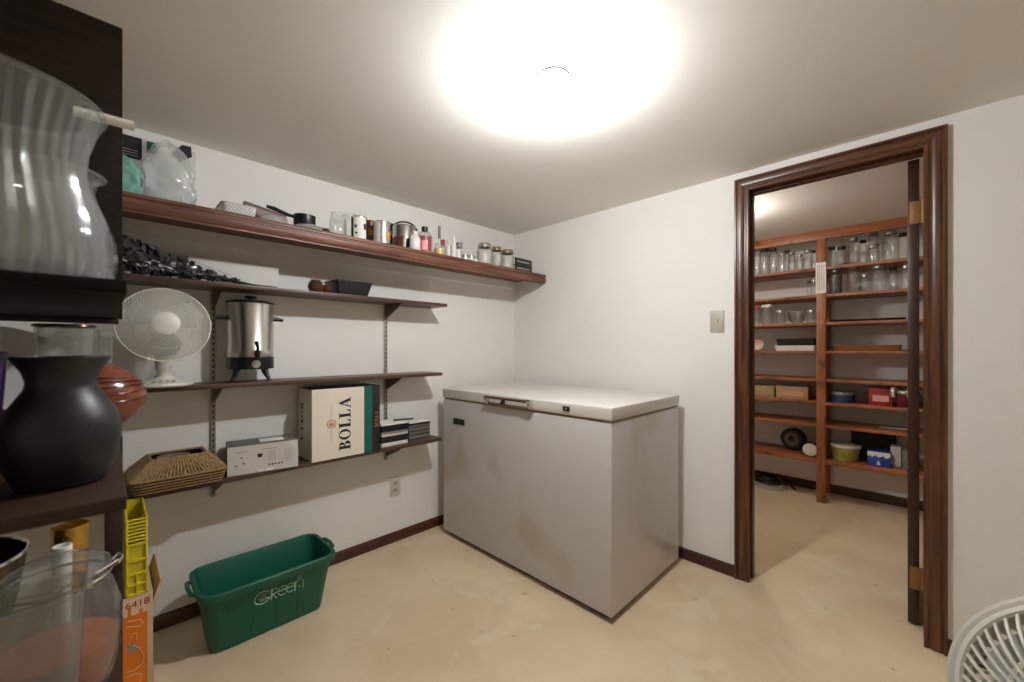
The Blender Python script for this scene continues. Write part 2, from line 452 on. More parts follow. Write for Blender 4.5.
# door casing, mitred, with a moulded profile (w = outward from the inner edge, h = off the wall)
prof = [(0, 0), (0, .009), (.004, .012), (.012, .012), (.016, .009), (.021, .009), (.026, .013), (.040, .016), (.046, .016), (.049, .012), (.053, .012), (.056, .020), (.065, .020), (.065, 0)]
yin, yr, zt = 0.5865, -0.0348, 1.996
loops = []
for kind in range(4):
    L = []
    for w, h in prof:
        L.append([(X1-h, yin+w, 0), (X1-h, yin+w, zt+w), (X1-h, yr-w, zt+w), (X1-h, yr-w, 0)][kind])
    loops.append(L)
for i in range(3):
    struct('trim_%d' % (i+1), MB().loft([loops[i], loops[i+1]]), M['trimwood_y'] if i == 1 else M['trimwood'])
# jamb liner with its stop
b = MB()
b.box(X1-.001, .593, 0, XW+.004, OY1, OZ); b.box(X1-.001, OY0, 0, XW+.004, -.035, OZ); b.box(X1-.001, -.035, 2.002, XW+.004, .593, OZ)
b.box(X1+.045, .583, 0, X1+.075, .593, 2.002); b.box(X1+.045, -.035, 1.992, X1+.075, .583, 2.002)
struct('trim_4', b, M['trimwood'])
# baseboards
def baseprof(d=1): return [(0, 0), (.012, 0), (.012, .046), (.008, .054), (.004, .060), (0, .060)]
struct('baseboard_left', MB().prism([(Y1-x, z) for x, z in baseprof()], 'X', XL, X1), M['basewood_x'])
b = MB(); b.prism([(X1-x, z) for x, z in baseprof()], 'Y', yin+.065, Y1-.012); b.prism([(X1-x, z) for x, z in baseprof()], 'Y', YB, yr-.065)
struct('baseboard_right', b, M['basewood_y'])
struct('baseboard_pantry', MB().box(PX-.012, PY0, 0, PX, PY1, .07), M['basewood_y'])
# open door leaf seen edge on, opened into the pantry
dx0, dx1, dy0, dy1 = 2.450, 3.045, -.024, .012
door = struct('door_1', MB().box(dx0, dy0, .010, dx1, dy1, 2.004, .002), M['doorwood'])
for z in (1.776, .205):
    b = MB(); b.box(dx0-.003, dy0-.006, z-.048, dx0+.001, dy1-.006, z+.048, .001)
    b.lathe([(0, -.05), (.006, -.05), (.006, .05), (0, .05)], 10, (dx0-.006, dy0-.010, z))
    for dz in (-.03, .0, .03): b.lathe([(.004, 0), (.004, .0015), (0, .002)], 8, mtx=T(dx0-.003, -.008, z+dz) @ R(-90, 'Y'))
    b.build('hinge', M['brass'], door)
for sgn, yy in ((1, dy1), (-1, dy0)):
    b = MB(); m4 = T(2.985, yy, .957) @ R(-90*sgn, 'X')
    b.lathe([(.030, 0), (.030, .004), (.024, .008), (.011, .012), (.010, .030), (.014, .036), (.026, .046), (.029, .056), (.026, .066), (.014, .072), (0, .073)], 24, mtx=m4)
    b.build('door_knob', M['chrome'], door)

# ceiling lamp holder and bulb
def lamp(x, y, m, label):
    t = thing('ceiling_light', label, 'ceiling light', (x, y, ZC))
    MB().lathe([(0, -.0005), (.054, -.0005), (.056, -.008), (.050, -.014), (.030, -.018), (.026, -.030), (.024, -.036), (0, -.036)], 32).build('lamp_holder', M['porcelain'], t)
    MB().lathe([(.017, -.034), (.019, -.044), (.0185, -.046), (0, -.046)], 28).build('bulb_collar', M['porcelain'], t)
    MB().lathe([(.0185, -.0462), (.026, -.051), (.0305, -.060), (.0310, -.067), (.0285, -.076), (.021, -.084), (.010, -.088), (0, -.089)], 20).build('bulb', m, t)
    return t
lamp(1.058, .855, M['bulb'], 'bare lit bulb in a white holder on the main room ceiling')
lamp(2.93, .88, M['bulb2'], 'bare lit bulb on the pantry ceiling behind the door wall')

# light switch and outlet
p = at(717.3, 321.5, X=X1)
t = thing('light_switch', 'almond toggle light switch plate beside the door casing', 'light switch', p)
MB().box(-.006, -.035, -.058, 0, .035, .058, .002).build('switch_plate', M['plate'], t)
MB().box(-.016, -.005, -.002, -.006, .005, .012, .0015).build('toggle', M['ivory'], t)
for z in (.030, -.030): MB().lathe([(.003, 0), (.003, .001), (0, .0015)], 10, mtx=T(-.006, 0, z) @ R(-90, 'Y')).build('screw', M['zinc'], t)
p = at(395, 486, Y=Y1)
t = thing('wall_outlet', 'ivory wall outlet below the lowest wall shelf', 'outlet', p)
MB().box(-.035, -.006, -.058, .035, 0, .058, .002).build('outlet_plate', M['ivory'], t)
for z in (.02, -.02):
    f = MB().box(-.016, -.008, z-.013, .016, -.005, z+.013, .001).build('socket_face', M['plate'], t)
    b = MB(); b.box(-.008, -.0085, z-.002, -.006, -.007, z+.006); b.box(.006, -.0085, z-.002, .008, -.007, z+.006); b.box(-.002, -.0085, z-.009, .002, -.007, z-.005)
    b.build('slot', M['slot'], f)

# ================================================================== WALL SHELVES
ZT = 1.738
b = MB()
t = thing('wall_shelf', 'long top wall shelf with a moulded red-brown wooden front edge', 'shelf', (0, 0, ZT))
MB().box(-.95, 1.957, -.019, X1, Y1, 0).build('shelf_board', M['fascia'], t)
fp = [(1.957, 0), (1.937, 0), (1.935, -.004), (1.935, -.014), (1.940, -.018), (1.940, -.023), (1.935, -.028), (1.935, -.050), (1.939, -.056), (1.945, -.062), (1.945, -.067), (1.957, -.067)]
MB().prism(fp, 'X', -.95, X1).build('front_moulding', M['fascia'], t)
MB().box(-.95, Y1-.02, -.073, X1, Y1, -.019).build('cleat', M['wall'], t, None).__setitem__('label', 'white painted support cleat')
SH = [(1.4705, 1.509, 'upper'), (1.0415, 1.471, 'middle'), (.6385, 1.466, 'lowest')]
SFY = 2.066
for z, xe, nm in SH:
    o = MB().box(-.35, SFY, -.019, xe, Y1-.018, 0, .0015).build('wall_shelf', M['shelf'], loc=(0, 0, z))
    tag(o, {'upper': 'dark brown wall shelf holding the wrapped black bouquet and black tray',
            'middle': 'dark brown wall shelf holding the white fan and steel urn',
            'lowest': 'dark brown wall shelf holding the woven basket and boxes'}[nm], 'shelf')
for ux, lab in ((.346, 'slotted metal shelf upright beside the white fan and urn'), (1.194, 'slotted metal shelf upright above the wall outlet')):
    t = thing('shelf_standard', lab, 'shelf upright', (ux, Y1, 0))
    r_ = MB().box(-.009, -.014, .516, .009, 0, 1.450, .001).build('rail', M['standard'], t)
    b = MB(); z = .53
    while z < 1.43:
        b.box(-.003, -.0146, z, .003, -.0138, z+.016); z += .026
    b.build('slots', M['slot'], r_)
    for z, xe, nm in SH:
        zz = z-.0192
        b = MB(); b.prism([(-.014, zz-.075), (-.022, zz-.078), (-.155, zz-.022), (-.185, zz-.006), (-.185, zz), (-.014, zz)], 'X', -.004, .004)
        b.box(-.010, -.185, zz-.003, .010, -.02, zz)
        b.build('bracket', M['bracket'], t)

# ------------------------------------------------------------------ things on the top shelf
# white carton under a milky bag
xa, xb = .030, .262
t = thing('carton', 'white carton with black labels at the left end of the top shelf', 'box', (0, 2.10, ZT))
MB().box(xa-.2, 0, 0, xb, .16, .262, .002).build('carton_body', M['whitecard'], t)
pl = at(142, 139, Y=2.10); pr = at(119, 155, Y=2.10)
MB().box(pr.x-.05, -.0015, at(130, 158, Y=2.10).z-ZT, pl.x, 0, at(138, 138, Y=2.10).z-ZT).build('label_patch', M['ink'], t)
b = MB()
for k in range(3): b.box(pr.x-.04, -.0022, .185+.010*k, pl.x-.012, -.0014, .188+.010*k)
b.build('label_lines', M['greyprint'], t)
p0 = at(147, 141, Y=2.10); p1 = at(156, 147, Y=2.10)
MB().box(p0.x, -.0015, p1.z-ZT-.03, p1.x, 0, p0.z-ZT).build('green_patch', M['boxgreen'], t)
q = [at(u, v, Y=2.10) for u, v in ((171, 153), (182, 145), (191, 147), (192, 157), (180, 163))]
MB().prism([(v.x, v.z-ZT) for v in q], 'Y', -.0015, 0).build('label_patch', M['ink'], t)

def crumple(mb, cx, cy, hx, hy, h, seed, base=0, amp=.3, n=64, m_=34):
    from mathutils import noise
    off = Vector((seed*3.1, seed*1.7, seed*.9)); loops = []
    for j in range(m_+1):
        v = j/m_
        s_ = (1-.45*v**2-.53*v**9)*(.82+.18*min(1, v*6))
        L = []
        for k in range(n):
            a = 2*PI*k/n
            ex = math.copysign(abs(math.cos(a))**.45, math.cos(a)); ey = math.copysign(abs(math.sin(a))**.45, math.sin(a))
            q = Vector((ex*1.1+v*1.6, ey*1.1, v*1.5-ex*.8))
            d = .55*(.5-2*abs(noise.noise(q*1.1+off)))+.35*(.5-2*abs(noise.noise(Vector((q.x*2.6, q.y*2.6, q.z*1.2))+off)))+.16*(.5-2*abs(noise.noise(q*5+off)))
            w_ = 1+amp*(d-.25)
            L.append((cx+hx*s_*w_*ex, cy+hy*s_*w_*ey, base+h*v*(1+.12*noise.noise(Vector((ex*1.3, ey*1.3, 0))+off*2)) if j else base))
        loops.append(L)
    mb.loft(loops)
b = MB(); crumple(b, .168, 0, .088, .050, .245, 3)
tag(b.build('plastic_bag', M['bag'], loc=(0, 2.030, ZT), sharp=50), 'crumpled clear milky plastic bag in front of the white carton', 'bag')
b = MB(); crumple(b, .036, 0, .066, .045, .150, 9)
tag(b.build('plastic_bag', M['greenbag'], loc=(0, 2.015, ZT), sharp=50), 'crumpled pale green plastic bag beside the dark bookcase panel', 'bag')

# white perforated basket
t = thing('perforated_basket', 'low white perforated plastic basket on the top shelf', 'basket', (.398, 2.08, ZT))
b = MB(); b.loft([rrect(0, 0, .055, .07, .02, 0), rrect(0, 0, .062, .08, .02, .056), rrect(0, 0, .066, .084, .02, .058), rrect(0, 0, .059, .077, .02, .056), rrect(0, 0, .053, .068, .02, .003)])
bb = b.build('basket_body', M['white'], t)
b = MB()
for j in range(4):
    for k in range(8):
        x = -.044+k*.012+(j % 2)*.006; z = .022+j*.009
        b.lathe([(.0024, 0), (.0024, .0008), (0, .001)], 6, mtx=T(x, -.0735-.01*z/.056-.0012, z) @ R(90, 'X'))
b.build('holes', M['greyink'], bb)

# mauve dish, glass lid, saucepan
pm = at(262, 206, Y=2.16)
t = thing('serving_dish', 'mauve angular dish tilted against the wall behind a glass dome cover', 'dish', (pm.x, 2.16, ZT))
b = MB(); b.prism([(-.075, .120), (.10, .092), (.115, .02), (.02, 0), (-.035, .02)], 'Y', -.012, .012); b.build('dish_body', M['mauve'], t)
b = MB(); b.tube([(-.073, -.014, .119), (.03, -.014, .103), (.10, -.014, .091)], .004, 6); b.build('dish_rim', M['greyink'], t)
x, y, r, z = fit(252, 293, 216, Y=2.04)
t = thing('dome_cover', 'domed frosted glass cover lying left of the small black saucepan', 'cover', (x, y, ZT))
h = z-ZT
MB().lathe([(r, 0), (r, .006), (r*.95, .012), (r*.7, h*.62), (r*.35, h*.9), (0, h)], 32).build('glass_dome', glass('frosted_lid_glass', (.9, .92, .92), milk=.45, rough=.1), t)
MB().lathe([(r*1.0, 0), (r*1.02, .003), (r*1.0, .007)], 32).build('lid_rim', M['steel'], t)
x, y, r, z = fit(293.5, 316, 216.5, Y=2.06)
t = thing('saucepan', 'small black saucepan resting on a stack of white plates', 'saucepan', (x, y, ZT+.036), math.radians(185))
zz = z-ZT-.036
MB().lathe([(0, 0), (r*.92, 0), (r, .008), (r, zz), (r*1.03, zz+.001), (r*.97, zz), (r*.95, .006), (0, .006)], 32).build('pan_body', M['black'], t)
MB().tube([(r*.98, 0, zz*.72), (r+.03, 0, zz*.78), (r+.09, .01, zz*.98), (r+.12, .012, zz*1.02)], [.007, .008, .010, .007], 8).build('handle', M['black'], t)
for k in range(3):
    o = MB().lathe([(0, 0), (.04, 0), (.066, .008), (.068, .011), (.04, .004), (0, .004)], 32).build('plate', M['porcelain'], loc=(x+.022, y, ZT+.0115*k))
    tag(o, ['lowest white plate under the small black saucepan', 'middle white plate under the small black saucepan', 'uppermost white plate under the small black saucepan'][k], 'plate', 'plates under the saucepan')
x, y, r, z = fit(322.5, 329.5, 228.5, Y=2.0)
b = MB()
for j in range(5):
    for k in range(8):
        a = 2*PI*k/8+j*.4; e = -.9+j*.45
        rr = r*math.cos(e)*.95; b.lathe([(0, r*.30), (r*.34, r*.1), (r*.2, -.2*r), (0, -.25*r)], 6, (rr*math.cos(a), rr*math.sin(a), r+r*.9*math.sin(e)))
b.lathe([(0, 0.0), (r*.7, .3*r), (r*.95, r), (r*.6, 1.8*r), (0, 2*r)], 12)
tag(b.build('pine_cone', M['pinecone'], loc=(x, y, ZT)), 'small dark pine cone on the top shelf left of the glass jars', 'pine cone')

# jars: one of each kind is built, the others are copies
def make_jar(name, label, r, h, glassm, lidm=None, fill=None, loc=(0, 0, 0), mouth=.74, lidh=.018):
    t = thing(name, label, 'jar', loc)
    sh = h-.045 if h > .09 else h*.66
    top = h-(lidh if lidm else 0)
    MB().lathe([(0, .003), (r*.86, .0), (r*.97, .006), (r, .015), (r, sh), (r*.93, sh+(top-sh)*.35), (r*mouth, sh+(top-sh)*.62), (r*mouth, top),
                (r*mouth*.93, top+.0005), (r*mouth*.92, top-.006)], 24).build('glass_body', glassm, t)
    if fill:
        MB().lathe([(0, .010), (r*.78, .010), (r*.92, .018), (r*.92, sh*.9), (0, sh*.92)], 20).build('contents', fill, t)
    if lidm:
        rl = r*mouth*1.08
        MB().lathe([(rl, h-lidh-.006), (rl, h-.003), (rl*.96, h), (rl*.8, h), (rl*.76, h-.001), (0, h-.001)], 24).build('lid', lidm, t)
    return t
def jar_at(name, label, u0, u1, vt, plane, zbase, glassm, lidm=None, fill=None, group=None, X=None, Y=None, **k):
    x, y, r, z = fit(u0, u1, vt, X=X, Y=Y)
    t = make_jar(name, label, r, z-zbase, glassm, lidm, fill, (x, y, zbase), **k)
    if group: t['group'] = group
    return t
G = M['glass']
jar_at('glass_jar', 'empty clear glass jar standing right of the pine cone, left of a white can', 329.5, 346.5, 213.5, 0, ZT, G, Y=2.01, group='jars on the top shelf', mouth=.8)
jar_at('glass_jar', 'empty clear glass jar behind the white can with black print', 344, 357, 214.5, 0, ZT, G, Y=2.15, group='jars on the top shelf', mouth=.8)
jar_at('glass_jar', 'largest filled glass jar with tin lid near the right end of the top shelf', 476.5, 492.5, 244, 0, ZT, G, M['lidsteel'], M['jarfill'], Y=2.02, group='jars on the top shelf')
jar_at('glass_jar', 'slim filled glass jar with gold lid, middle of three near top shelf end', 491.5, 501.5, 247.5, 0, ZT, G, M['oldlid'], M['jarfill'], Y=2.03, group='jars on the top shelf', mouth=.9)
jar_at('glass_jar', 'white-filled glass jar with gold band, right beside the black book', 501, 513.5, 250.5, 0, ZT, G, M['oldlid'], M['jarfill'], Y=2.02, group='jars on the top shelf', mouth=.92)

def facing(x, y): return math.atan2(-y, -x)
def can(label, u0, u1, vt, Y, body, labels, lid=True, zb=ZT, name='food_can', cat='can'):
    x, y, r, z = fit(u0, u1, vt, Y=Y); h = z-zb
    t = thing(name, label, cat, (x, y, zb), facing(x, y))
    MB().lathe([(0, 0), (r*.97, 0), (r, .003), (r, .007), (r*.985, .010), (r*.985, h-.010), (r, h-.007), (r, h-.002), (r*.97, h), (r*.93, h-.004), (0, h-.004)], 28).build('can_body', body, t)
    for nm, m, a0, a1, f0, f1 in labels:
        MB().lathe([(r*.985+.0008, h*f0), (r*.985+.0008, h*f1)], 12, a0=a0, a1=a1).build(nm, m, t)
    return t
can('white can with black print, left of the orange-labelled silver can', 351, 367.5, 217.5, 2.01, M['steel'],
    [('paper_label', M['paper'], -.75, .95, .07, .93), ('print_block', M['ink'], -1.3, -.75, .07, .93), ('print_block', M['ink'], .95, 1.45, .07, .93), ('picture', M['ink'], .55, .93, .45, .7), ('print_block', M['ink'], -.5, -.2, .25, .32), ('print_block', M['ink'], -.6, -.3, .5, .62)])
can('dark can with orange picture, behind and between two larger cans', 365, 376, 221.5, 2.11, M['browncan'], [('picture', M['orangelabel'], -.4, .4, .45, .7)])
can('silver can with orange label patch, left of the black-handled canister', 373.5, 391, 222.5, 2.01, M['steel'],
    [('paper_label', M['whitecard'], -1.2, -.2, .06, .94), ('picture', M['orangelabel'], .45, 1.1, .25, .55), ('print_block', M['ink'], 1.1, 1.5, .06, .9)])
can('slim dark can just behind the silver can with orange patch', 387, 394, 224, 2.19, M['blackmat'], [('paper_label', M['paper'], -.6, .5, .6, .85)])
x, y, r, z = fit(392.5, 416, 225.5, Y=2.11); h = z-ZT-.006
t = thing('canister', 'steel canister with black handle and brown lower label on the top shelf', 'canister', (x, y, ZT), facing(x, y))
MB().lathe([(0, 0), (r, 0), (r, h-.012), (r*1.02, h-.01), (r*.95, h-.002), (r*.5, h), (0, h)], 28).build('canister_body', M['steel'], t)
MB().lathe([(r+.0008, .006), (r+.0008, h*.55)], 16, a0=-1.4, a1=-.1).build('paper_label', M['browncan'], t)
MB().lathe([(r+.0008, .006), (r+.0008, h*.5)], 8, a0=.15, a1=.6).build('print_block', M['boxblack'], t)
MB().tube([(0, (r+.006)*math.cos(a), h-.03+.058*math.sin(a)) for a in [PI*k/12 for k in range(13)]], .005, 8).build('handle', M['black'], t)

def bottle(name, label, u0, u1, vt, Y, prof, m, cap=None, lab=None, zb=ZT, cat='bottle', flat=1.0):
    """prof: (radius fraction, height fraction)"""
    x, y, r, z = fit(u0, u1, vt, Y=Y); h = z-zb
    t = thing(name, label, cat, (x, y, zb), facing(x, y))
    f = (lambda a, rr, zz: rr*(1-(1-flat)*abs(math.cos(a)))) if flat != 1 else None
    MB().lathe([(0, 0)]+[(r*a, h*c) for a, c in prof]+[(0, h*prof[-1][1])], 24, fx=f).build('bottle_body', m, t)
    if cap: MB().lathe([(r*cap[0], h*cap[1]), (r*cap[0], h*.985), (r*cap[0]*.9, h), (0, h)], 20).build('cap', cap[2], t)
    for nm, mm, a0, a1, f0, f1 in (lab or []):
        MB().lathe([(r*1.012, h*f0), (r*1.012, h*f1)], 10, a0=a0, a1=a1, fx=f).build(nm, mm, t)
    return t
bottle('plastic_bottle', 'small white bottle standing left of the red bottle', 409.5, 420.5, 231.5, 1.985, [(.92, 0), (1, .05), (1, .62), (.8, .75), (.4, .84)], M['white'], (.45, .82, M['white']), None)
bottle('syrup_bottle', 'red labelled bottle with black cap on the top shelf', 417, 432.5, 227, 1.992, [(.9, 0), (1, .04), (1, .64), (.75, .76), (.42, .84)], M['greyglass'], (.42, .83, M['black']), [('red_label', M['redbottle'], -1.5, 1.2, .06, .62), ('pink_panel', M['pinklabel'], -.5, .5, .1, .45)], flat=.75)
t = bottle('oil_bottle', 'clear bottle with long dark neck and yellow liquid on the top shelf', 434, 445, 226, 1.985, [(.92, 0), (1, .04), (1, .28), (.8, .38), (.28, .46), (.22, .95)], M['glass'], (.24, .60, M['greyink']), None)
x, y, r, z = fit(434, 445, 226, Y=1.985); MB().lathe([(0, .004), (r*.9, .004), (r*.93, .04), (0, .041)], 20).build('liquid', M['yellowoil'], t)
bottle('spice_bottle', 'small clear bottle with red cap just behind the yellow liquid bottle', 439, 446.5, 240, 2.1, [(.9, 0), (1, .05), (1, .66), (.5, .78)], M['greyglass'], (.6, .76, M['lidred']), None)
bottle('spray_bottle', 'first slim white bottle right of the yellow liquid bottle', 445.5, 451.5, 241.5, 2.035, [(.9, 0), (1, .05), (1, .7), (.5, .8)], M['white'], (.55, .78, M['ivory']), None)
bottle('spray_bottle', 'taller slim white bottle with pointed cap left of the dark-capped one', 451, 456.5, 236, 2.0, [(.9, 0), (1, .05), (1, .6), (.55, .68)], M['white'], (.4, .66, M['porcelain']), None)
bottle('spray_bottle', 'dark-capped bottle with pale label between slim bottles and little pots', 456, 462.5, 243, 2.0, [(.9, 0), (1, .05), (1, .68), (.8, .72)], M['greyglass'], (1.0, .72, M['greyink']), [('paper_label', M['paper'], -1.0, .3, .08, .6)])
for (u0, u1, vt), lab in zip(((462, 468.5, 255), (468, 474.5, 255.5), (473.5, 478, 257)), ('leftmost small white pot between the bottles and the jars', 'shiny middle small white pot between the bottles and the jars', 'rightmost small pot beside the largest filled jar')):
    x, y, r, z = fit(u0, u1, vt, Y=2.0); h = z-ZT
    t = thing('small_pot', lab, 'pot', (x, y, ZT), 0, 'small pots on the top shelf')
    MB().lathe([(0, 0), (r*.9, 0), (r, .004), (r, h*.6), (0, h*.6)], 18).build('pot_body', M['porcelain'], t)
    MB().lathe([(r*1.04, h*.55), (r*1.04, h*.95), (r*.95, h), (0, h)], 18).build('pot_lid', M['lidsteel'], t)
# black book at the right end
pA = at(513.5, 272, Y=1.985); pB = at(532.5, 272, Y=1.975); hb = at(520, 258, Y=1.98).z-ZT
for k in range(2):
    t = thing('book', ['lower of two black books at the right end of the top shelf', 'upper of two black books at the right end of the top shelf'][k], 'book', (pA.x+.016, 1.985, ZT+k*hb/2), 0, 'books at the top shelf end')
    w = pB.x-pA.x-.014; hh = hb/2
    b = MB(); b.box(0, 0, 0, w, .2, .003); b.box(0, 0, hh-.003, w, .2, hh); b.box(0, -.002, 0, w, .003, hh, .0008); b.build('cover', M['boxblack'], t)
    MB().box(.003, .003, .003, w-.002, .196, hh-.003).build('pages', M['cream'], t)
    MB().box(w*.1, -.0028, hh*.4, w*.85, -.0018, hh*.62).build('title_band', M['greyprint'], t)

# ------------------------------------------------------------------ upper wall shelf: bouquet, card, cones, black tray
z2 = 1.4705
pt = at(252, 289.5, Y=2.13)
t = thing('wrapped_bouquet', 'black artificial flower bouquet in clear wrap lying on the shelf', 'bouquet', (0, 2.13, z2))
xl, xr = -.03, pt.x
rnd = random.Random(5)
def brad(f): return .078*(1-f)**.85+.006
b = MB()
for i in range(330):
    f = rnd.random()**1.2; x = xl+(xr-xl)*f*.9; R0 = brad(f)*1.02
    a = rnd.uniform(0, 2*PI); q = R0*math.sqrt(rnd.uniform(.35, 1))
    cy, cz = q*math.cos(a)*.8, max(.022, brad(f)+q*math.sin(a))
    s_ = rnd.uniform(.012, .027)*(1-.35*f)
    mt = T(x, cy, cz) @ R(rnd.uniform(0, 360), 'X') @ R(rnd.uniform(0, 360), 'Y') @ R(rnd.uniform(0, 360), 'Z')
    pts = [(-s_, 0, 0), (-.4*s_, .55*s_, .22*s_), (.5*s_, .5*s_, .3*s_), (s_, 0, .05*s_), (.5*s_, -.5*s_, .3*s_), (-.4*s_, -.55*s_, .22*s_)]
    c0 = b.bm.verts.new(mt @ Vector((0, 0, -.15*s_))); vs = [b.bm.verts.new(mt @ Vector(p)) for p in pts]
    b.mi = 1 if rnd.random() < .14 else 0
    for k in range(6): b.face([c0, vs[k], vs[(k+1) % 6]])
b.build('petals', [M['petal'], M['leafdark']], t)['kind'] = 'stuff'
b = MB()
for i in range(9):
    a = 2*PI*i/9
    b.tube([(xl+.05, .04*math.cos(a), .075+.035*math.sin(a)), (xl+.2, .02*math.cos(a), .045+.02*math.sin(a)), (xr, .003*math.cos(a), .010+.003*math.sin(a)), (xr+.10, .003*math.cos(a), .007+.003*math.sin(a))], .0024, 6)
b.build('stems', M['leafdark'], t)
b = MB(); L = []
for j in range(15):
    f = j/14; x = xl-.02+(xr+.015-xl)*f; R0 = brad(f)
    L.append([(x, .85*R0*math.cos(2*PI*k/26)*(1+.10*math.sin(5*2*PI*k/26+j)), max(.001, R0*1.04+R0*math.sin(2*PI*k/26)*(1+.10*math.sin(7*2*PI*k/26-j*1.3)))) for k in range(26)])
b.loft(L, False, True); b.build('clear_wrap', M['film'], t, sharp=25)
# white card leaning on the wall
p0 = at(205, 268, Y=2.225); p1 = at(278, 268, Y=2.225)
o = MB().box(p0.x-.06, -.012, 0, p1.x, .012, at(278, 267.5, Y=2.215).z-z2, .001).build('flat_box', M['paper'], loc=(0, 2.225, z2))
tag(o, 'flat white box standing against the wall behind the bouquet tip', 'box')
# pine cones
def cone(label, u0, u1, vt, Y, zb, m):
    x, y, r, z = fit(u0, u1, vt, Y=Y); h = z-zb
    b = MB()
    b.lathe([(0, .0), (r*.6, .1*h), (r*.8, .45*h), (r*.4, .85*h), (0, h*.95)], 12)
    for j in range(6):
        e = (j+.5)/6; rr = r*math.sin(PI*(.18+.72*e))**.8*.86
        for k in range(9):
            a = 2*PI*(k+.5*(j % 2))/9
            mt = T(rr*math.cos(a)*.8, rr*math.sin(a)*.8, h*(.06+.8*e)) @ Matrix.Rotation(a, 4, 'Z') @ R(-25-20*e, 'Y')
            b.lathe([(0, -r*.16), (r*.26, -r*.05), (r*.16, r*.1), (0, r*.14)], 6, mtx=mt)
    tag(b.build('pine_cone', m, loc=(x, y, zb)), label, 'pine cone', 'pine cones on the upper wall shelf')
cone('larger brown pine cone right of the bouquet stems', 306.5, 325, 278.5, 2.12, z2, M['pinecone'])
cone('smaller brown pine cone between the larger one and the black tray', 321, 333, 284, 2.11, z2, M['pinecone'])
# black tapered tray
pa = at(337, 292, Y=2.082); pb = at(371, 292, Y=2.082)
t = thing('planter_tray', 'black tapered rectangular tray on the upper wall shelf', 'tray', ((pa.x+pb.x)/2+.005, 2.165, z2), math.radians(4))
hx = (pb.x-pa.x)/2+.006; hy = .075; hh = at(353, 281.5, Y=2.08).z-z2
b = MB(); b.loft([rrect(0, 0, hx*.80, hy*.78, .006, 0, 2), rrect(0, 0, hx, hy, .006, hh, 2), rrect(0, 0, hx+.004, hy+.004, .006, hh, 2), rrect(0, 0, hx+.004, hy+.004, .006, hh+.004, 2), rrect(0, 0, hx-.004, hy-.004, .006, hh+.004, 2), rrect(0, 0, hx*.80-.004, hy*.78-.004, .004, .004, 2)])
b.build('tray_body', M['planter'], t)
# ------------------------------------------------------------------ middle wall shelf: table fan and urn
z3 = 1.0415
def fan_parts(t, Rg, m_ring, m_wire, m_hub, m_blade, nw, wire, spiral, dz, hubr, seg=8, hub_dir=-1):
    """fan head round the origin, facing -Y"""
    b = MB()
    b.tube([(Rg*math.cos(2*PI*k/64), 0, Rg*math.sin(2*PI*k/64)) for k in range(64)], wire*2.2, 8, closed=True); b.build('grille_ring', m_ring, t)
    for side, nm in ((-1, 'front_grille'), (1, 'rear_grille')):
        b = MB()
        for k in range(nw):
            a = 2*PI*k/nw; pts = []
            for j in range(seg+1):
                f = j/seg; rr = hubr+(Rg-hubr)*f; aa = a+spiral*(1-f)*side*-1
                pts.append((rr*math.cos(aa), side*dz*(1-f**2.6), rr*math.sin(aa)))
            b.tube(pts, wire, 5, cap=False)
        b.tube([(Rg*.68*math.cos(2*PI*k/48), side*dz*(1-.68**2.6), Rg*.68*math.sin(2*PI*k/48)) for k in range(48)], wire*1.2, 5, closed=True)
        b.build(nm, m_wire, t)
    MB().lathe([(0, dz+.006), (hubr*.8, dz+.005), (hubr*1.05, dz), (hubr*1.05, dz-.006), (0, dz-.006)], 32, mtx=R(90, 'X')).build('hub_badge', m_hub, t)
    for k in range(3):
        a0 = 2*PI*k/3+.5; b = MB(); L = []
        for j in range(9):
            f = j/8; rr = hubr*.5+(Rg*.86-hubr*.5)*f; w = .30+.75*math.sin(PI*min(1, f*.8+.12)); row = []
            for i in range(9):
                g = i/8-.5; aa = a0+g*w*1.2
                row.append((rr*math.cos(aa), -.012*math.sin(g*PI)*1.0-.0008, rr*math.sin(aa)))
            L.append(row)
        L2 = [r_+[(x, y+.0022, z) for x, y, z in reversed(r_)] for r_ in L]
        b.loft(L2); b.build('blade', m_blade, t)
    MB().lathe([(0, -dz*.55), (hubr*.55, -dz*.55), (hubr*.6, -.01), (0, dz*.2)], 20, mtx=R(90, 'X')).build('blade_hub', m_blade, t)

pf = at(165.5, 327, Y=2.03)
FX, FZ = pf.x, pf.z
t = thing('desk_fan', 'white round desk fan on the middle wall shelf', 'fan', (FX, 2.165, z3))
h = thing('fan_head', '', ''); del h['label'], h['category']
head = MB().lathe([(0, .075), (.03, .072), (.045, .05), (.05, .0), (.046, -.03), (0, -.03)], 24, mtx=R(-90, 'X')).build('motor_housing', M['fanwhite'], t)
COL.objects.unlink(h); bpy.data.objects.remove(h)
HZ = FZ-z3
head.location = (0, -.07, HZ); head.rotation_euler = (math.radians(-8), 0, 0)
hub_t = head
def fan_under(head, off, *a, **k):
    n0 = set(o.name for o in COL.objects)
    fan_parts(head, *a, **k)
    for o in COL.objects:
        if o.name not in n0: o.location = off
fan_under(head, (0, -.062, 0), .1405, M['fanwhite'], M['fanwhite'], M['fanwhite'], M['fangrey'], 66, .0013, .95, .042, .040)
MB().lathe([(.018, 0), (.021, .03), (.026, .06), (.030, HZ-.03), (.02, HZ-.02)], 20, (0, -.055, .02)).build('neck', M['fanwhite'], t)
MB().lathe([(0, 0), (.092, 0), (.098, .006), (.094, .013), (.055, .022), (.03, .034), (.024, .046), (0, .046)], 36, (0, -.05, 0), fx=lambda a, r, z: r*(1-.12*abs(math.sin(a)))).build('base', M['fanwhite'], t)
b = MB()
for k in range(4): b.box(-.033+k*.018, -.115, .018, -.021+k*.018, -.103, .028, .002)
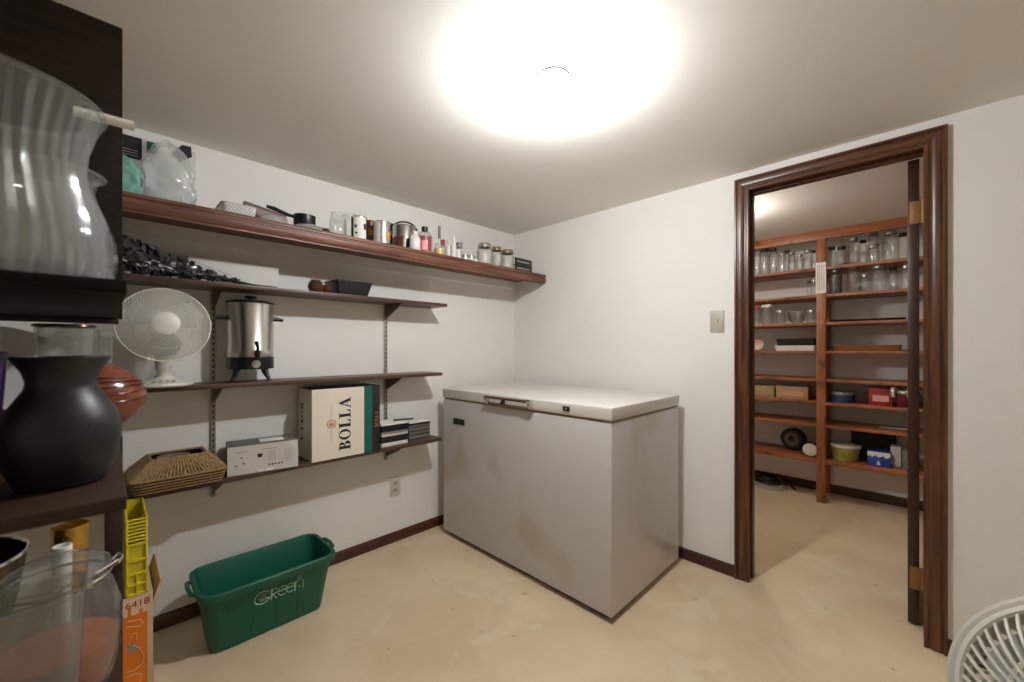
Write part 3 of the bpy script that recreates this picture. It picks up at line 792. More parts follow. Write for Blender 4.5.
b.build('speed_buttons', M['plate'], t)

x, y, r, z = fit(227, 274.5, 302.5, Y=2.15)
t = thing('coffee_urn', 'stainless steel coffee urn with black lid, legs and tap', 'coffee urn', (x, y, z3), facing(x, y)+.22)
UH = z-z3; k0 = UH*.16; 
MB().lathe([(0, k0), (r*.98, k0), (r*1.0, k0+.004), (r*1.0, UH*.31), (0, UH*.31)], 40).build('base_band', M['black'], t)
b = MB(); b.lathe([(r*.995, UH*.31), (r*1.005, UH*.315), (r*1.005, UH*.40), (r*.995, UH*.405), (r*.995, UH*.97), (r*1.01, UH*.975), (r*1.01, UH*.99), (r*.9, UH*.985), (0, UH*.985)], 48); b.build('steel_tank', M['steel'], t)
MB().lathe([(r*1.03, UH*.975), (r*1.035, UH*.995), (r*.98, UH*1.005), (r*.75, UH*1.02), (r*.3, UH*1.025), (0, UH*1.025)], 40).build('lid', M['black'], t)
MB().lathe([(r*.10, UH*1.02), (r*.10, UH*1.045), (r*.26, UH*1.055), (r*.27, UH*1.075), (r*.2, UH*1.085), (0, UH*1.085)], 20).build('lid_knob', M['black'], t)
for k in range(4):
    a = PI/4+PI/2*k-.2
    MB().tube([(r*.80*math.cos(a), r*.80*math.sin(a), k0+.012), (r*.9*math.cos(a), r*.9*math.sin(a), k0*.6), (r*1.12*math.cos(a), r*1.12*math.sin(a), .006)], [.016, .011, .006], 8).build('leg', M['black'], t)
for sg in (-1, 1):
    b = MB(); yy = sg
    b.tube([(0, sg*r*.98, UH*.80), (0, sg*(r+.016), UH*.80)], .011, 10); b.tube([(0, sg*(r+.014), UH*.80), (0, sg*(r+.042), UH*.79)], [.010, .008], 10)
    b.build('handle', M['black'], t)
b = MB(); b.tube([(r*.95, 0, UH*.335), (r+.03, 0, UH*.335)], .008, 10); b.tube([(r+.026, 0, UH*.39), (r+.026, 0, UH*.27)], [.012, .007], 10); b.tube([(r+.026, 0, UH*.39), (r+.03, 0, UH*.43), (r+.05, -.01, UH*.49)], [.006, .006, .008], 8)
b.build('tap', M['black'], t)
MB().tube([(r*1.0, 0, UH*.225), (r*1.02, 0, UH*.225)], .018, 14).build('dial_badge', M['zinc'], t)

# ------------------------------------------------------------------ lowest wall shelf
z4 = .6385
# woven basket with sloping shoulders
t = thing('woven_basket', 'brown woven seagrass basket with sloping sides on the lowest wall shelf', 'basket', (.208, 2.132, z4))
def brect(hx, hy, z): return rrect(0, 0, hx, hy, .018, z, 3)
HB = .122
b = MB(); b.loft([brect(.128, .098, 0), brect(.145, .122, .054), brect(.147, .125, .060), brect(.142, .119, .060), brect(.123, .093, .004)])
b.build('lower_band', M['seagrassdark'], t)
b = MB(); b.loft([brect(.141, .119, .058), brect(.086, .066, HB-.002), brect(.081, .061, HB-.002), brect(.134, .112, .058)], False, False)
b.build('weave_backing', M['seagrassdark'], t)
b = MB()
def strands(n, A, B, dirn):
    for k in range(n):
        f = (k+.5)/n
        p0 = A[0].lerp(A[1], f); p1 = B[0].lerp(B[1], f)
        pts = []
        for j in range(9):
            g = j/8; w = .0016*math.sin(j*2.2+k*1.7)
            pts.append(p0.lerp(p1, g)+dirn*w+Vector((0, 0, .002)))
        b.tube(pts, .0046, 6)
ro, ri = (.146, .124), (.086, .066)
V = Vector
for sx, sy in ((0, -1), (0, 1)):
    strands(25, (V((-ro[0], sy*ro[1], .060)), V((ro[0], sy*ro[1], .060))), (V((-ri[0], sy*ri[1], HB)), V((ri[0], sy*ri[1], HB))), V((1, 0, 0)))
for sx in (-1, 1):
    strands(20, (V((sx*ro[0], -ro[1], .060)), V((sx*ro[0], ro[1], .060))), (V((sx*ri[0], -ri[1], HB)), V((sx*ri[0], ri[1], HB))), V((0, 1, 0)))
b.build('sloping_weave', M['seagrass'], t)
b = MB()
for zz, hx, hy, rr in ((.060, .147, .125, .005), (HB, .086, .066, .0055), (.046, .144, .121, .003), (.034, .140, .116, .003), (.022, .136, .110, .003), (.010, .132, .104, .003)):
    b.tube(brect(hx, hy, zz), rr, 6, closed=True)
b.build('rim_rope', M['seagrass'], t)
o = MB().lathe([(0, 0), (.030, 0), (.042, .02), (.052, .112), (.050, .112), (.040, .022), (0, .004)], 28).build('metal_bowl', M['steel'], loc=(.195, 2.14, z4+.005))
tag(o, 'shiny metal bowl standing inside the woven basket', 'bowl')

# white printed box
pl = at(226.8, 477, Z=z4); pr = at(298.6, 467.5, Z=z4)
ang = math.atan2(pr.y-pl.y, pr.x-pl.x)*.55; wB = (pr-pl).length; hB = .126
pl.y -= .012
t = thing('appliance_box', 'white printed appliance box between the basket and the tall wine box', 'box', (pl.x, pl.y+.006, z4), ang)
MB().box(0, 0, 0, wB, .15, hB, .0012).build('box_body', M['greycard'], t)
MB().box(.001, -.0008, .001, wB-.001, 0, hB-.001).build('front_print', M['whitecard'], t)
b = MB()
def strip(x0, zz0, x1, zz1): b.box(wB*x0, -.0014, hB*zz0, wB*x1, -.0006, hB*zz1)
strip(.10, .78, .26, .80)
for k in range(6): strip(.55, .70-.06*k, .66, .712-.06*k)
for k in range(9): strip(.79, .72-.055*k, .90, .73-.055*k)
strip(.44, .80, .68, .815)
for x, zz in ((.17, .56), (.10, .30), (.20, .36)): strip(x, zz, x+.035, zz+.06)
b.build('print_lines', M['greyink'], t)
b = MB(); b.prism([(wB*.40, hB*.66), (wB*.48, hB*.66), (wB*.465, hB*.53), (wB*.415, hB*.53)], 'Y', -.0014, -.0006)
for k in range(5): b.box(wB*(.56+.045*k), -.0014, hB*.20, wB*(.585+.045*k), -.0006, hB*.26)
b.build('print_icons', M['ink'], t)
MB().box(wB*.42, -.004, .001, wB*.62, -.0008, hB*.10, .001).build('paper_tab', M['paper'], t)
b = MB(); b.box(.02, .02, hB, wB-.02, .13, hB+.0015); b.build('lid_flap', M['greycard'], t)
MB().box(wB*.45, .03, hB+.001, wB*.8, .09, hB+.006, .002).build('white_insert', M['paper'], t)

# tall wine box with BOLLA lettering
BX0, BX1, BY, BH = .702, 1.053, 2.057, .353
t = thing('wine_box', 'tall cream wine box lettered BOLLA with green and black stripes', 'box', (BX0, BY, z4))
BW = BX1-BX0
MB().box(0, 0, 0, BW, .185, BH, .0015).build('box_body', M['boxblack'], t)
gx, kx = .963-BX0, 1.007-BX0
MB().box(.0, -.0008, .0, gx, .0004, BH-.001).build('cream_panel', M['cream'], t)
MB().box(gx, -.0008, 0, kx, .0004, BH-.001).build('green_stripe', M['boxgreen'], t)
MB().box(-.0008, .0, .001, .0004, .184, BH-.002).build('cream_side', M['cream'], t)
def letter(ch):
    if ch == 'O': return [ell(.40, .5, .40, .52, 36), ell(.40, .5, .215, .455, 36)], .80
    if ch == 'L': return [[(0, 0), (.62, 0), (.66, .34), (.61, .34), (.54, .14), (.46, .055), (.34, .055), (.34, .93), (.45, .955), (.45, 1), (0, 1), (0, .955), (.12, .93), (.12, .07), (0, .045)]], .68
    if ch == 'A': return [[(0, 0), (.27, 0), (.27, .045), (.17, .07), (.235, .27), (.49, .27), (.55, .07), (.44, .045), (.44, 0), (.86, 0), (.86, .045), (.77, .07), (.47, 1.02), (.39, 1.02), (.09, .07), (0, .045)], [(.252, .325), (.472, .325), (.362, .68)]], .86
    if ch == 'B':
        up = [(.36+.29*math.cos(a), .76+.24*math.sin(a)) for a in [PI/2-PI*k/10 for k in range(11)]]
        lo = [(.38+.34*math.cos(a), .265+.265*math.sin(a)) for a in [PI/2-PI*k/12 for k in range(13)]]
        c1 = [(.34, .945)]+[(.35+.10*math.cos(a), .75+.195*math.sin(a)) for a in [PI/2-PI*k/8 for k in range(9)]]+[(.34, .555)]
        c2 = [(.34, .50)]+[(.37+.12*math.cos(a), .275+.22*math.sin(a)) for a in [PI/2-PI*k/8 for k in range(9)]]+[(.34, .055)]
        return [[(0, 1)]+up+lo+[(0, 0), (0, .045), (.12, .07), (.12, .93), (0, .955)], c1, c2], .74
def word(mb, wd, length, hgt, mtx, thick=.0006):
    tot = sum(letter(c)[1] for c in wd)+.07*(len(wd)-1); x = 0; kx_ = length/tot
    for c in wd:
        L, w = letter(c)
        me = filled([[((x+px)*kx_, py*hgt) for px, py in l] for l in L], thick)
        mb.mesh(me, mtx); bpy.data.meshes.remove(me); x += w+.07
tx = at(350.5, 424, Y=BY).x-BX0; tx0 = at(339, 424, Y=BY).x-BX0
zb0 = at(345, 450.2, Y=BY).z-z4; zb1 = at(345, 397, Y=BY).z-z4
b = MB(); word(b, 'BOLLA', zb1-zb0, tx-tx0, T(tx, -.001, zb0) @ R(90, 'X') @ R(90, 'Z')); b.build('large_lettering', M['ink'], t)
zs0 = at(376.5, 427, Y=BY).z-z4; zs1 = at(376.5, 411, Y=BY).z-z4; xs1 = at(378.2, 420, Y=BY).x-BX0; xs0 = at(374.8, 420, Y=BY).x-BX0
b = MB(); word(b, 'BOLLA', zs1-zs0, xs1-xs0, T(xs1, -.0006, zs0) @ R(90, 'X') @ R(90, 'Z')); b.build('small_lettering', M['goldink'], t)
b = MB(); word(b, 'BOLLA', .20, .03, T(-.0012, .15, .08) @ R(90, 'Z') @ R(90, 'X') @ R(180, 'Y') @ R(-90, 'Z') @ T(-.2, 0, 0)); b.build('side_lettering', M['ink'], t)
cx = at(331.5, 424, Y=BY).x-BX0; cz = at(331.5, 424, Y=BY).z-z4
b = MB()
me = filled([ell(cx, cz, .024, .022, 20), ell(cx, cz, .019, .017, 20)]); b.mesh(me, T(0, -.0012, 0) @ R(90, 'X'))
me = filled([[(cx-.012, cz-.012), (cx+.012, cz-.012), (cx+.014, cz+.008), (cx+.005, cz+.004), (cx, cz+.014), (cx-.005, cz+.004), (cx-.014, cz+.008)]]); b.mesh(me, T(0, -.0012, 0) @ R(90, 'X'))
b.build('crest_print', M['crest'], t)
b = MB(); b.box(cx-.003, -.0014, cz-.09, cx-.001, -.0008, cz-.03); b.box(cx-.003, -.0014, cz+.03, cx-.001, -.0008, cz+.09)
b.build('fine_print', M['crest'], t)

# two stacks of disc cases
cases = [(381.5, 408.5, 1, 'left'), (409.5, 430.5, 1, 'right')]
specs = {'left': [(.020, 'white', 0), (.010, 'grey', .01), (.026, 'case', -.012), (.014, 'white', .006), (.012, 'silver', -.004), (.036, 'case', .004), (.012, 'white', -.006)],
         'right': [(.028, 'grey', 0), (.025, 'grey', .004), (.022, 'grey', -.003), (.020, 'grey', .002), (.014, 'case', .004), (.008, 'white', .0)]}
mm = {'case': M['black'], 'white': M['paper'], 'silver': M['zinc'], 'grey': M['greycard']}
ordn = ['lowest', 'second from bottom', 'third from bottom', 'fourth from bottom', 'fifth from bottom', 'second from top', 'topmost']
for u0, u1, _, nm in cases:
    p0 = at(u0, 436, Y=2.09); p1 = at(u1, 430, Y=2.09); zz = z4; w = p1.x-p0.x
    for i, (hh, kind, off) in enumerate(specs[nm]):
        wo = ordn[i] if i < len(specs[nm])-1 else 'topmost'
        if nm == 'right' and i == 4: wo = 'second from top'
        t = thing('disc_case', '%s flat case in the %s stack beside the wine box' % (wo, 'left-hand' if nm == 'left' else 'right-hand'), 'disc case', (p0.x+w/2+off*.4, 2.155+off*.5, zz), off*2.0, 'disc cases on the lowest wall shelf')
        b = MB(); b.box(-w/2+.002, -.062, 0, w/2-.002, .062, hh, .001); b.build('case_shell', mm[kind], t)
        if kind in ('case', 'grey') and hh < .03:
            MB().box(-w/2+.006, -.0635, hh*.38, w/2-.006, -.0615, hh*.62).build('case_spine', M['boxblack'] if kind == 'case' else M['slot'], t)
        zz += hh
    if nm == 'left': topL = zz
    else: topR = zz
    if nm == 'right':
        b = MB(); b.tube([(p0.x-.075, 2.14, max(topL, topR)+.006), (p0.x+.03, 2.10, max(topL, topR)+.006)], .006, 8)
        tag(b.build('marker_pen', M['black'], loc=(0, 0, 0)), 'black pen lying across the tops of the flat case stacks', 'pen')

# ================================================================== CHEST FREEZER
t = thing('chest_freezer', 'large off-white chest freezer in the corner beside the door wall', 'freezer', (1.53, .915, 0))
FL, FD = 1.224, .705          # length along Y, depth along X
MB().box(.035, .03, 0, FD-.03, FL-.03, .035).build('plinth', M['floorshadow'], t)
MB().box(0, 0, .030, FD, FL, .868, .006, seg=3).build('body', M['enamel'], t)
MB().box(.006, .006, .868, FD-.006, FL-.006, .879).build('gasket', M['gasket'], t)
MB().box(-.006, -.004, .878, FD, FL+.004, .936, .007, seg=3).build('lid', M['lidwhite'], t)
y0 = at(533, 405, X=1.52).y-.915; y1 = at(487.5, 398, X=1.52).y-.915
hd = MB().box(-.036, y0+.022, .914, -.022, y1-.004, .928, .004).build('handle', M['trimwood_y'], t)
b = MB()
for ya, yb_ in ((y0, y0+.022), (y1-.014, y1)):
    b.prism([(-.038, .914), (-.040, .926), (-.034, .931), (-.020, .929), (-.010, .915), (-.004, .890), (-.004, .880), (-.014, .880)], 'Y', ya, yb_)
b.build('handle_bracket', M['chrome'], hd)
MB().box(-.010, y0, .880, -.005, y1, .890, .001).build('handle_plate', M['gasket'], hd)
ym = (y0*.38+y1*.62)
b = MB(); b.box(-.026, ym-.006, .890, -.004, ym+.006, .916, .002); b.lathe([(.009, 0), (.009, .012), (0, .013)], 12, mtx=T(-.016, ym, .897) @ R(-90, 'Y')); b.build('latch', M['blackmat'], hd)
pk = at(566.3, 408.7, X=1.523)
bd = MB().box(-.011, pk.y-.915-.019, pk.z-.011, -.005, pk.y-.915+.019, pk.z+.011, .001).build('lock_badge', M['black'], t)
MB().lathe([(.007, 0), (.007, .001), (0, .0015)], 12, mtx=T(-.011, pk.y-.915, pk.z) @ R(-90, 'Y')).build('keyhole', M['chrome'], bd)
pn = at(459, 421.6, X=1.53)
npl = MB().box(-.003, pn.y-.915-.054, pn.z-.018, .001, pn.y-.915+.054, pn.z+.018, .001).build('name_plate', M['slot'], t)
b = MB(); b.box(-.0045, pn.y-.915-.052, pn.z+.0145, -.002, pn.y-.915+.052, pn.z+.0175); b.box(-.0045, pn.y-.915-.052, pn.z-.0175, -.002, pn.y-.915+.052, pn.z-.0145)
b.build('plate_edging', M['chrome'], npl)

# ================================================================== GREEN RECYCLING BIN
t = thing('recycling_bin', 'green plastic recycling bin on the floor below the wall shelves', 'bin', (.495, 2.005, 0))
hx1, hy1, hx0, hy0, bh = .252, .152, .208, .080, .262
def lp(hx, hy, c, z): return rrect(0, 0, hx, hy, c, z, 3)
def ribbed(hx, hy, c, z, amp):
    return lp(hx, hy, c, z)
b = MB()
b.loft([lp(hx0, hy0, .03, 0), lp(hx0+.004, hy0+.008, .032, .03), lp(hx1-.014, hy1-.022, .045, bh-.034), lp(hx1-.012, hy1-.02, .045, bh-.033), lp(hx1, hy1, .055, bh-.030), lp(hx1+.003, hy1+.003, .056, bh-.004), lp(hx1, hy1, .055, bh), lp(hx1-.012, hy1-.012, .048, bh), lp(hx1-.018, hy1-.026, .042, bh-.03), lp(hx0, hy0+.004, .028, .03), lp(hx0-.006, hy0-.004, .026, .006)])
b.build('bin_body', M['binplastic'], t)
# stacking ribs low on the long walls
def wall_y(z): return -(hy0+.008+(hy1-.022-hy0-.008)*(z-.03)/(bh-.064))
for x0, x1 in ((-.16, -.085), (-.075, .0), (.012, .085), (.095, .16)):
    for sy in (1, -1):
        za, zc = .006, .16
        b = MB(); b.loft([[(x0, sy*(wall_y(za)+.002), za), (x1, sy*(wall_y(za)+.002), za), (x1, sy*(wall_y(za)-.003), za), (x0, sy*(wall_y(za)-.003), za)],
                [(x0+.004, sy*(wall_y(zc)+.004), zc), (x1-.004, sy*(wall_y(zc)+.004), zc), (x1-.004, sy*(wall_y(zc)-.001), zc), (x0+.004, sy*(wall_y(zc)-.001), zc)]])
        b.build('wall_rib', M['binplastic'], t)
for sx in (-1, 1):
    b = MB()
    b.tube([(sx*(hx1-.004), -.06, bh-.014), (sx*(hx1+.014), -.052, bh-.010), (sx*(hx1+.018), 0, bh-.006), (sx*(hx1+.014), .052, bh-.010), (sx*(hx1-.004), .06, bh-.014)], .008, 8)
    b.build('handle', M['binplastic'], t)
# printed emblem, strokes laid on the sloping front wall
def on_front(x, z): return (x, wall_y(z)-.0015, z)
SCX, SZ0 = .010, .150
def stroke(mb, pts, r=.0032):
    mb.tube([on_front(SCX+x*1.1, SZ0+z*1.12) for x, z in pts], r, 6, flat=.5)
def arc(cx, cz, rx, rz_, a0, a1, n=16): return [(cx+rx*math.cos(math.radians(a0+(a1-a0)*k/n)), cz+rz_*math.sin(math.radians(a0+(a1-a0)*k/n))) for k in range(n+1)]
b = MB()
stroke(b, arc(-.048, .020, .026, .024, 40, 338)+[(-.036, .012)], .0036)
stroke(b, [(-.018, -.004), (-.018, .040)]); stroke(b, [(-.018, .040)]+arc(-.012, .029, .014, .011, 80, -80)+[(-.016, .018), (.002, -.004)])
stroke(b, [(.006, .019), (.034, .021)]+arc(.020, .018, .016, .018, 10, 310)); stroke(b, [(.034, .019), (.060, .021)]+arc(.047, .018, .015, .018, 10, 310))
stroke(b, [(.064, -.004), (.064, .036)]); stroke(b, [(.064, .022)]+arc(.079, .022, .014, .016, 170, 0)+[(.093, -.002)])
b.build('green_lettering', M['mint'], t)
for cx_, cz_, rr in ((-.048, .020, .012), (.078, .050, .008)):
    b = MB()
    for r_ in (.35, .7, 1.0): stroke(b, arc(cx_, cz_, rr*r_, rr*r_*1.1, 0, 360, 14), .0018)
    b.build('emblem_print', M['greyprint'], t)
b = MB(); stroke(b, [(.080, .004), (.080, .012)], .003); b.build('small_mark', M['greyprint'], t); b = MB()
stroke(b, [(-.025+.006*k, .053+.0015*math.sin(k*2.3)) for k in range(15)], .0008)
b.build('script_line', M['greyprint'], t)

# ================================================================== CRATE ON ORANGE BOX (behind the bookcase)
CY = 1.80
pr_ = at(151.5, 600, Y=CY)
bt = at(148, 592, Y=CY).z
t = thing('printed_carton', 'orange printed cardboard carton under the yellow crate', 'box', (0, CY, 0))
MB().box(-.03, 0, 0, .112, .26, bt, .002).build('carton_body', M['cardboard'], t)
xr_ = at(147.5, 620, Y=CY).x; xl_ = -.028
MB().box(xl_, -.0012, .01, xr_, 0, at(136, 614, Y=CY).z).build('orange_panel', M['orangebox'], t)
b = MB(); b.box(xl_, -.0012, at(136, 614, Y=CY).z, xr_, 0, bt-.006); b.build('pale_panel', M['pinkprint'], t)
pc = at(137.5, 603.5, Y=CY); me = text('6418', .030, .0006)
b = MB(); b.mesh(me, T(pc.x, -.0016, pc.z) @ R(90, 'X')); b.build('number_print', M['redink'], t)
b = MB()
for u, v0_, v1_ in ((129.5, 608, 618), (141, 608, 615)):
    p0 = at(u, v0_, Y=CY); p1 = at(u, v1_, Y=CY); b.box(p0.x-.004, -.0018, p1.z, p0.x+.004, -.001, p0.z)
b.build('orange_marks', M['orangebox'], t)
b = MB()
def pline(pts, r=.0016): b.tube([(at(u, v, Y=CY).x, -.0012, at(u, v, Y=CY).z) for u, v in pts], r, 5, flat=.5)
pline([(127, 622), (140, 619), (143, 622), (140, 626), (127, 627)]); pline([(129, 644), (132, 634), (137, 633), (137, 640), (133, 645), (140, 648), (144, 656), (142, 664), (134, 670), (127, 672)])
pline([(127, 677), (136, 673), (142, 674), (140, 682)])
b.build('white_line_drawing', M['whiteprint'], t)
b = MB(); b.prism([(at(u, v, Y=CY).x, at(u, v, Y=CY).z) for u, v in ((127, 648), (132, 642), (137, 645), (136, 650), (131, 653), (127, 653))], 'Y', -.0018, -.001); b.build('grey_patch', M['greyprint'], t)
b = MB(); b.prism([(.100, .0), (.112, .0), (.138, .10), (.132, .104)], 'Y', .02, .28)
for v in b.bm.verts: v.co.z += bt-.085
b.build('side_flap', M['cardboard'], t)
# crate
CR = at(148, 560, Y=CY).x; CT = .637
ch = CT-bt
t = thing('plastic_crate', 'yellow ribbed plastic crate stacked on the orange carton', 'crate', (0, CY+.004, bt))
cx0, cx1, cd = .046, CR, .24
b = MB()
b.box(cx0, 0, 0, cx1, cd, .006)
b.box(cx0, 0, 0, cx0+.005, cd, ch); b.box(cx1-.005, 0, 0, cx1, cd, ch); b.box(cx0, cd-.005, 0, cx1, cd, ch); b.box(cx0, .004, 0, cx1, .007, ch*.67)
b.build('crate_shell', M['yellowpanel'], t)
b = MB()
fz = lambda v: max(0.002, at(140, v, Y=CY).z-bt)
for k in range(7): b.box(cx0, -.003, ch*(.985-.044*k)-.005, cx1, .005, ch*(.985-.044*k), .001)
for zz in (ch*.66, ch*.45, ch*.28, ch*.14, .004): b.box(cx0, -.004, zz-.003, cx1, .005, zz+.003, .001)
for xs in (cx0+.003, cx1-.003): b.box(xs-.003, -.004, 0, xs+.003, .005, ch, .001)
xs = (cx0+cx1)/2; b.box(xs-.002, -.003, 0, xs+.002, .005, ch*.28, .001)
for k in range(9):       # lattice along the left side
    ya = .02+.024*k
    b.tube([(cx0-.001, ya-.012, ch*.02), (cx0-.001, ya+.012, ch*.5), (cx0-.001, ya-.012, ch*.98)], .0022, 5)
b.build('ribs', M['yellow'], t)

# ================================================================== BOOKCASE in the left foreground
BR = .024
t = thing('bookcase', 'dark brown open bookcase at the left edge of the photo', 'bookcase', (0, 0, 0))
ZU, ZM, ZL = 1.288, .988, .600
FY, RY = .774, 1.462
for z in (ZU, ZM, ZL):
    MB().box(-1.05, FY, z-.019, BR-.003, RY-.02, z, .002).build('shelf', M['caseshade'] if z == ZU else M['case'], t)
MB().box(-1.05, RY-.018, ZU-.020, .031, RY, 2.017, .001).build('back_panel', M['caseshade'], t)
MB().box(-1.05, RY-.036, ZU-.034, .024, RY-.020, ZU-.019, .001).build('rear_rail', M['case'], t)
MB().box(-1.07, FY, 0, -1.05, RY, 2.017, .001).build('side_panel', M['case'], t)
MB().box(-.002, RY-.040, 0, .031, RY, ZM-.019, .001).build('rear_post', M['case'], t)
# --- upper shelf
def vase(name, label, x, y, z, prof, m, cat='vase', seg=64, fx=None, th=.004):
    out = list(prof); inn = [(max(r-th, 0.0), max(zz, th*1.5)) for r, zz in reversed(prof)]
    t = thing(name, label, cat, (x, y, z))
    MB().lathe([(0, 0)]+out+[(out[-1][0]-th*.5, out[-1][1]+th*.4)]+inn+[(0, th*1.5)], seg, fx=fx).build('vase_wall', m, t)
    return t
flute = lambda a, r, z: r*(1+.014*math.cos(40*a))
t = vase('hurricane_vase', 'large clear glass vase with wide flared rim, foremost on the upper bookcase shelf', -.125, .925, ZU,
     [(.100, 0), (.115, .006), (.124, .022), (.127, .05), (.123, .085), (.114, .118), (.106, .150), (.103, .178), (.106, .210), (.114, .240), (.120, .258), (.123, .266)], M['bigglass'], fx=flute, seg=160)
MB().tube([(.1235*math.cos(2*PI*k/64), .1235*math.sin(2*PI*k/64), .268) for k in range(64)], .0045, 8, closed=True).build('rolled_rim', M['bigglass'], t)
t = vase('glass_vase', 'clear glass vase with bulging shoulder standing behind the flared vase', -.082, 1.20, ZU,
     [(.065, 0), (.082, .008), (.096, .04), (.100, .085), (.097, .125), (.086, .165), (.072, .20), (.066, .222), (.070, .24), (.082, .252)], M['bigglass'], fx=flute)
MB().tube([(.082*math.cos(2*PI*k/48), .082*math.sin(2*PI*k/48), .253) for k in range(48)], .0032, 8, closed=True).build('rolled_rim', M['bigglass'], t)
o = MB().tube([(-.035, .927, -.004), (-.002, .930, -.001), (.034, .933, .001)], .0075, 12).build('plastic_rod', M['white'], loc=(0, 0, ZU+.279))
tag(o, 'white plastic rod lying across the rim of the flared glass vase', 'rod')
# --- middle shelf
t = thing('ceramic_vase', 'round matte black vase with flared neck on the middle bookcase shelf', 'vase', (-.046, .915, ZM))
MB().lathe([(0, 0), (.040, 0), (.048, .004), (.058, .030), (.0645, .062), (.0655, .085), (.060, .108), (.048, .128), (.0385, .145), (.037, .155), (.041, .170), (.050, .186), (.0535, .191), (.0515, .193),
            (.047, .186), (.036, .168), (.033, .155), (.034, .145), (.045, .124), (.057, .105), (.061, .085), (.055, .032), (.035, .008), (0, .007)], 56).build('vase_body', M['vaseblack'], t)
x, y, r, z = fit(34, 96, 325, Y=1.07)
t = vase('glass_cylinder', 'clear glass cylinder with dark rim directly behind the black vase', x, y, ZM, [(r*.8, 0), (r*.86, .01), (r*.92, z-ZM-.06), (r, z-ZM-.004)], M['greyglass'], cat='glass', seg=40)
MB().tube([(r*math.cos(2*PI*k/40), r*math.sin(2*PI*k/40), z-ZM-.002) for k in range(40)], .0028, 8, closed=True).build('dark_rim', M['darkbrass'], t)
x, y, r, z = fit(99, 115, 331, Y=1.405)
t = vase('goblet', 'small clear glass goblet above the orange vase', x-.004, y, ZM, [(.03, 0), (.03, .004), (.006, .010), (.005, .11), (.012, .13), (r, .17), (r*1.05, z-ZM)], M['greyglass'], cat='glass', seg=32, th=.002)
def stripe_prof(): return [(.030, 0), (.032, .004), (.031, .028), (.046, .044), (.070, .063), (.085, .086), (.087, .108), (.078, .134), (.060, .154), (.040, .166), (.030, .172)]
t = vase('art_glass_vase', 'orange amber striped glass vase right of the black vase', -.022, 1.195, ZM, stripe_prof(), M['orangeglass'], seg=48)
MB().lathe([(.030, .172), (.024, .182), (.023, .204), (.030, .222), (.036, .228)], 40).build('clear_neck', M['greyglass'], t)
b = MB()
for k in range(7):
    f = k/6; z = .104+.060*f
    pr0 = stripe_prof()
    for (r0, z0), (r1, z1_) in zip(pr0, pr0[1:]):
        if z0 <= z <= z1_: rr = r0+(r1-r0)*(z-z0)/(z1_-z0)
    b.tube([(rr*math.cos(a), rr*math.sin(a), z+.006*math.sin(a+k)) for a in [2*PI*i/48 for i in range(48)]], .0016, 6, closed=True)
b.build('stripes', M['orangestripe'], t)
t = vase('tumbler', 'purple glass tumbler left of the black vase', -.165, 1.06, ZM, [(.036, 0), (.040, .006), (.052, .198)], M['purple'], cat='glass', seg=32)
t = vase('glass_bowl', 'dark red glass bowl between the purple tumbler and the black vase', -.152, 1.18, ZM, [(.022, 0), (.032, .01), (.042, .05), (.045, .088)], M['redglass'], cat='bowl', seg=40)
t = thing('platter', 'white round platter leaning upright behind the purple tumbler', 'plate', (-.168, 1.345, ZM))
MB().lathe([(0, 0), (.08, .0), (.124, .010), (.126, .014), (.08, .006), (0, .005)], 48, mtx=T(0, 0, .1255) @ R(80, 'X')).build('platter_disc', M['porcelain'], t)
# --- lower shelf
t = thing('square_vase', 'tall smoky rectangular glass vase at the lower left corner', 'vase', (-.102, .872, ZL))
b = MB()
b.loft([rrect(0, 0, .062, .034, .018, 0, 4), rrect(0, 0, .068, .038, .020, .006, 4), rrect(0, 0, .077, .044, .022, .14, 4), rrect(0, 0, .082, .047, .022, .246, 4), rrect(0, 0, .078, .043, .020, .246, 4), rrect(0, 0, .072, .040, .018, .14, 4), rrect(0, 0, .062, .033, .016, .012, 4)])
b.build('vase_wall', M['greyglass'], t)
MB().tube(rrect(0, 0, .081, .046, .022, .247, 5), .0026, 6, closed=True).build('thick_rim', M['greyglass'], t)
t = thing('storage_jar', 'round glass storage jar with wire clasp and orange contents', 'jar', (-.058, 1.025, ZL))
MB().lathe([(0, .002), (.05, 0), (.066, .012), (.078, .06), (.081, .10), (.078, .14), (.068, .180), (.060, .194), (.060, .206), (.056, .206), (.056, .192), (.064, .178), (.074, .138), (.077, .10), (.074, .06), (.062, .016), (0, .008)], 48).build('jar_body', M['jarglass'], t)
MB().lathe([(0, .010), (.058, .012), (.071, .05), (.075, .09), (0, .098)], 40).build('contents', M['orangefill'], t)
ld = MB().lathe([(.064, .207), (.067, .213), (.064, .221), (.045, .233), (.02, .241), (0, .243)], 40).build('lid', M['greyglass'], t)
b = MB(); b.tube([(.0655*math.cos(2*PI*k/40), .0655*math.sin(2*PI*k/40), .200) for k in range(40)], .002, 6, closed=True)
b.tube([(.066, 0, .200), (.075, -.005, .206), (.080, 0, .214), (.074, .006, .218), (.066, 0, .212)], .0026, 6); b.tube([(.077, 0, .210), (.05, -.045, .214), (.0, -.068, .210)], .0018, 6)
b.build('wire_clasp', M['chrome'], t)
x, y, r, z = fit(51, 73, 546, Y=1.17)
t = vase('cup', 'small plain white cup behind the storage jar lid', x, y, ZL, [(r*.75, 0), (r*.8, .004), (r*1.0, z-ZL)], M['porcelain'], cat='cup', seg=32, th=.003)
x, y, r, z = fit(50, 91, 525, Y=1.30)
t = vase('tin_bucket', 'gold embossed tin bucket behind the white cup', x, y, ZL, [(r*.72, 0), (r*.75, .004), (r*1.0, z-ZL)], M['gold'], cat='bucket', seg=40, th=.0025)
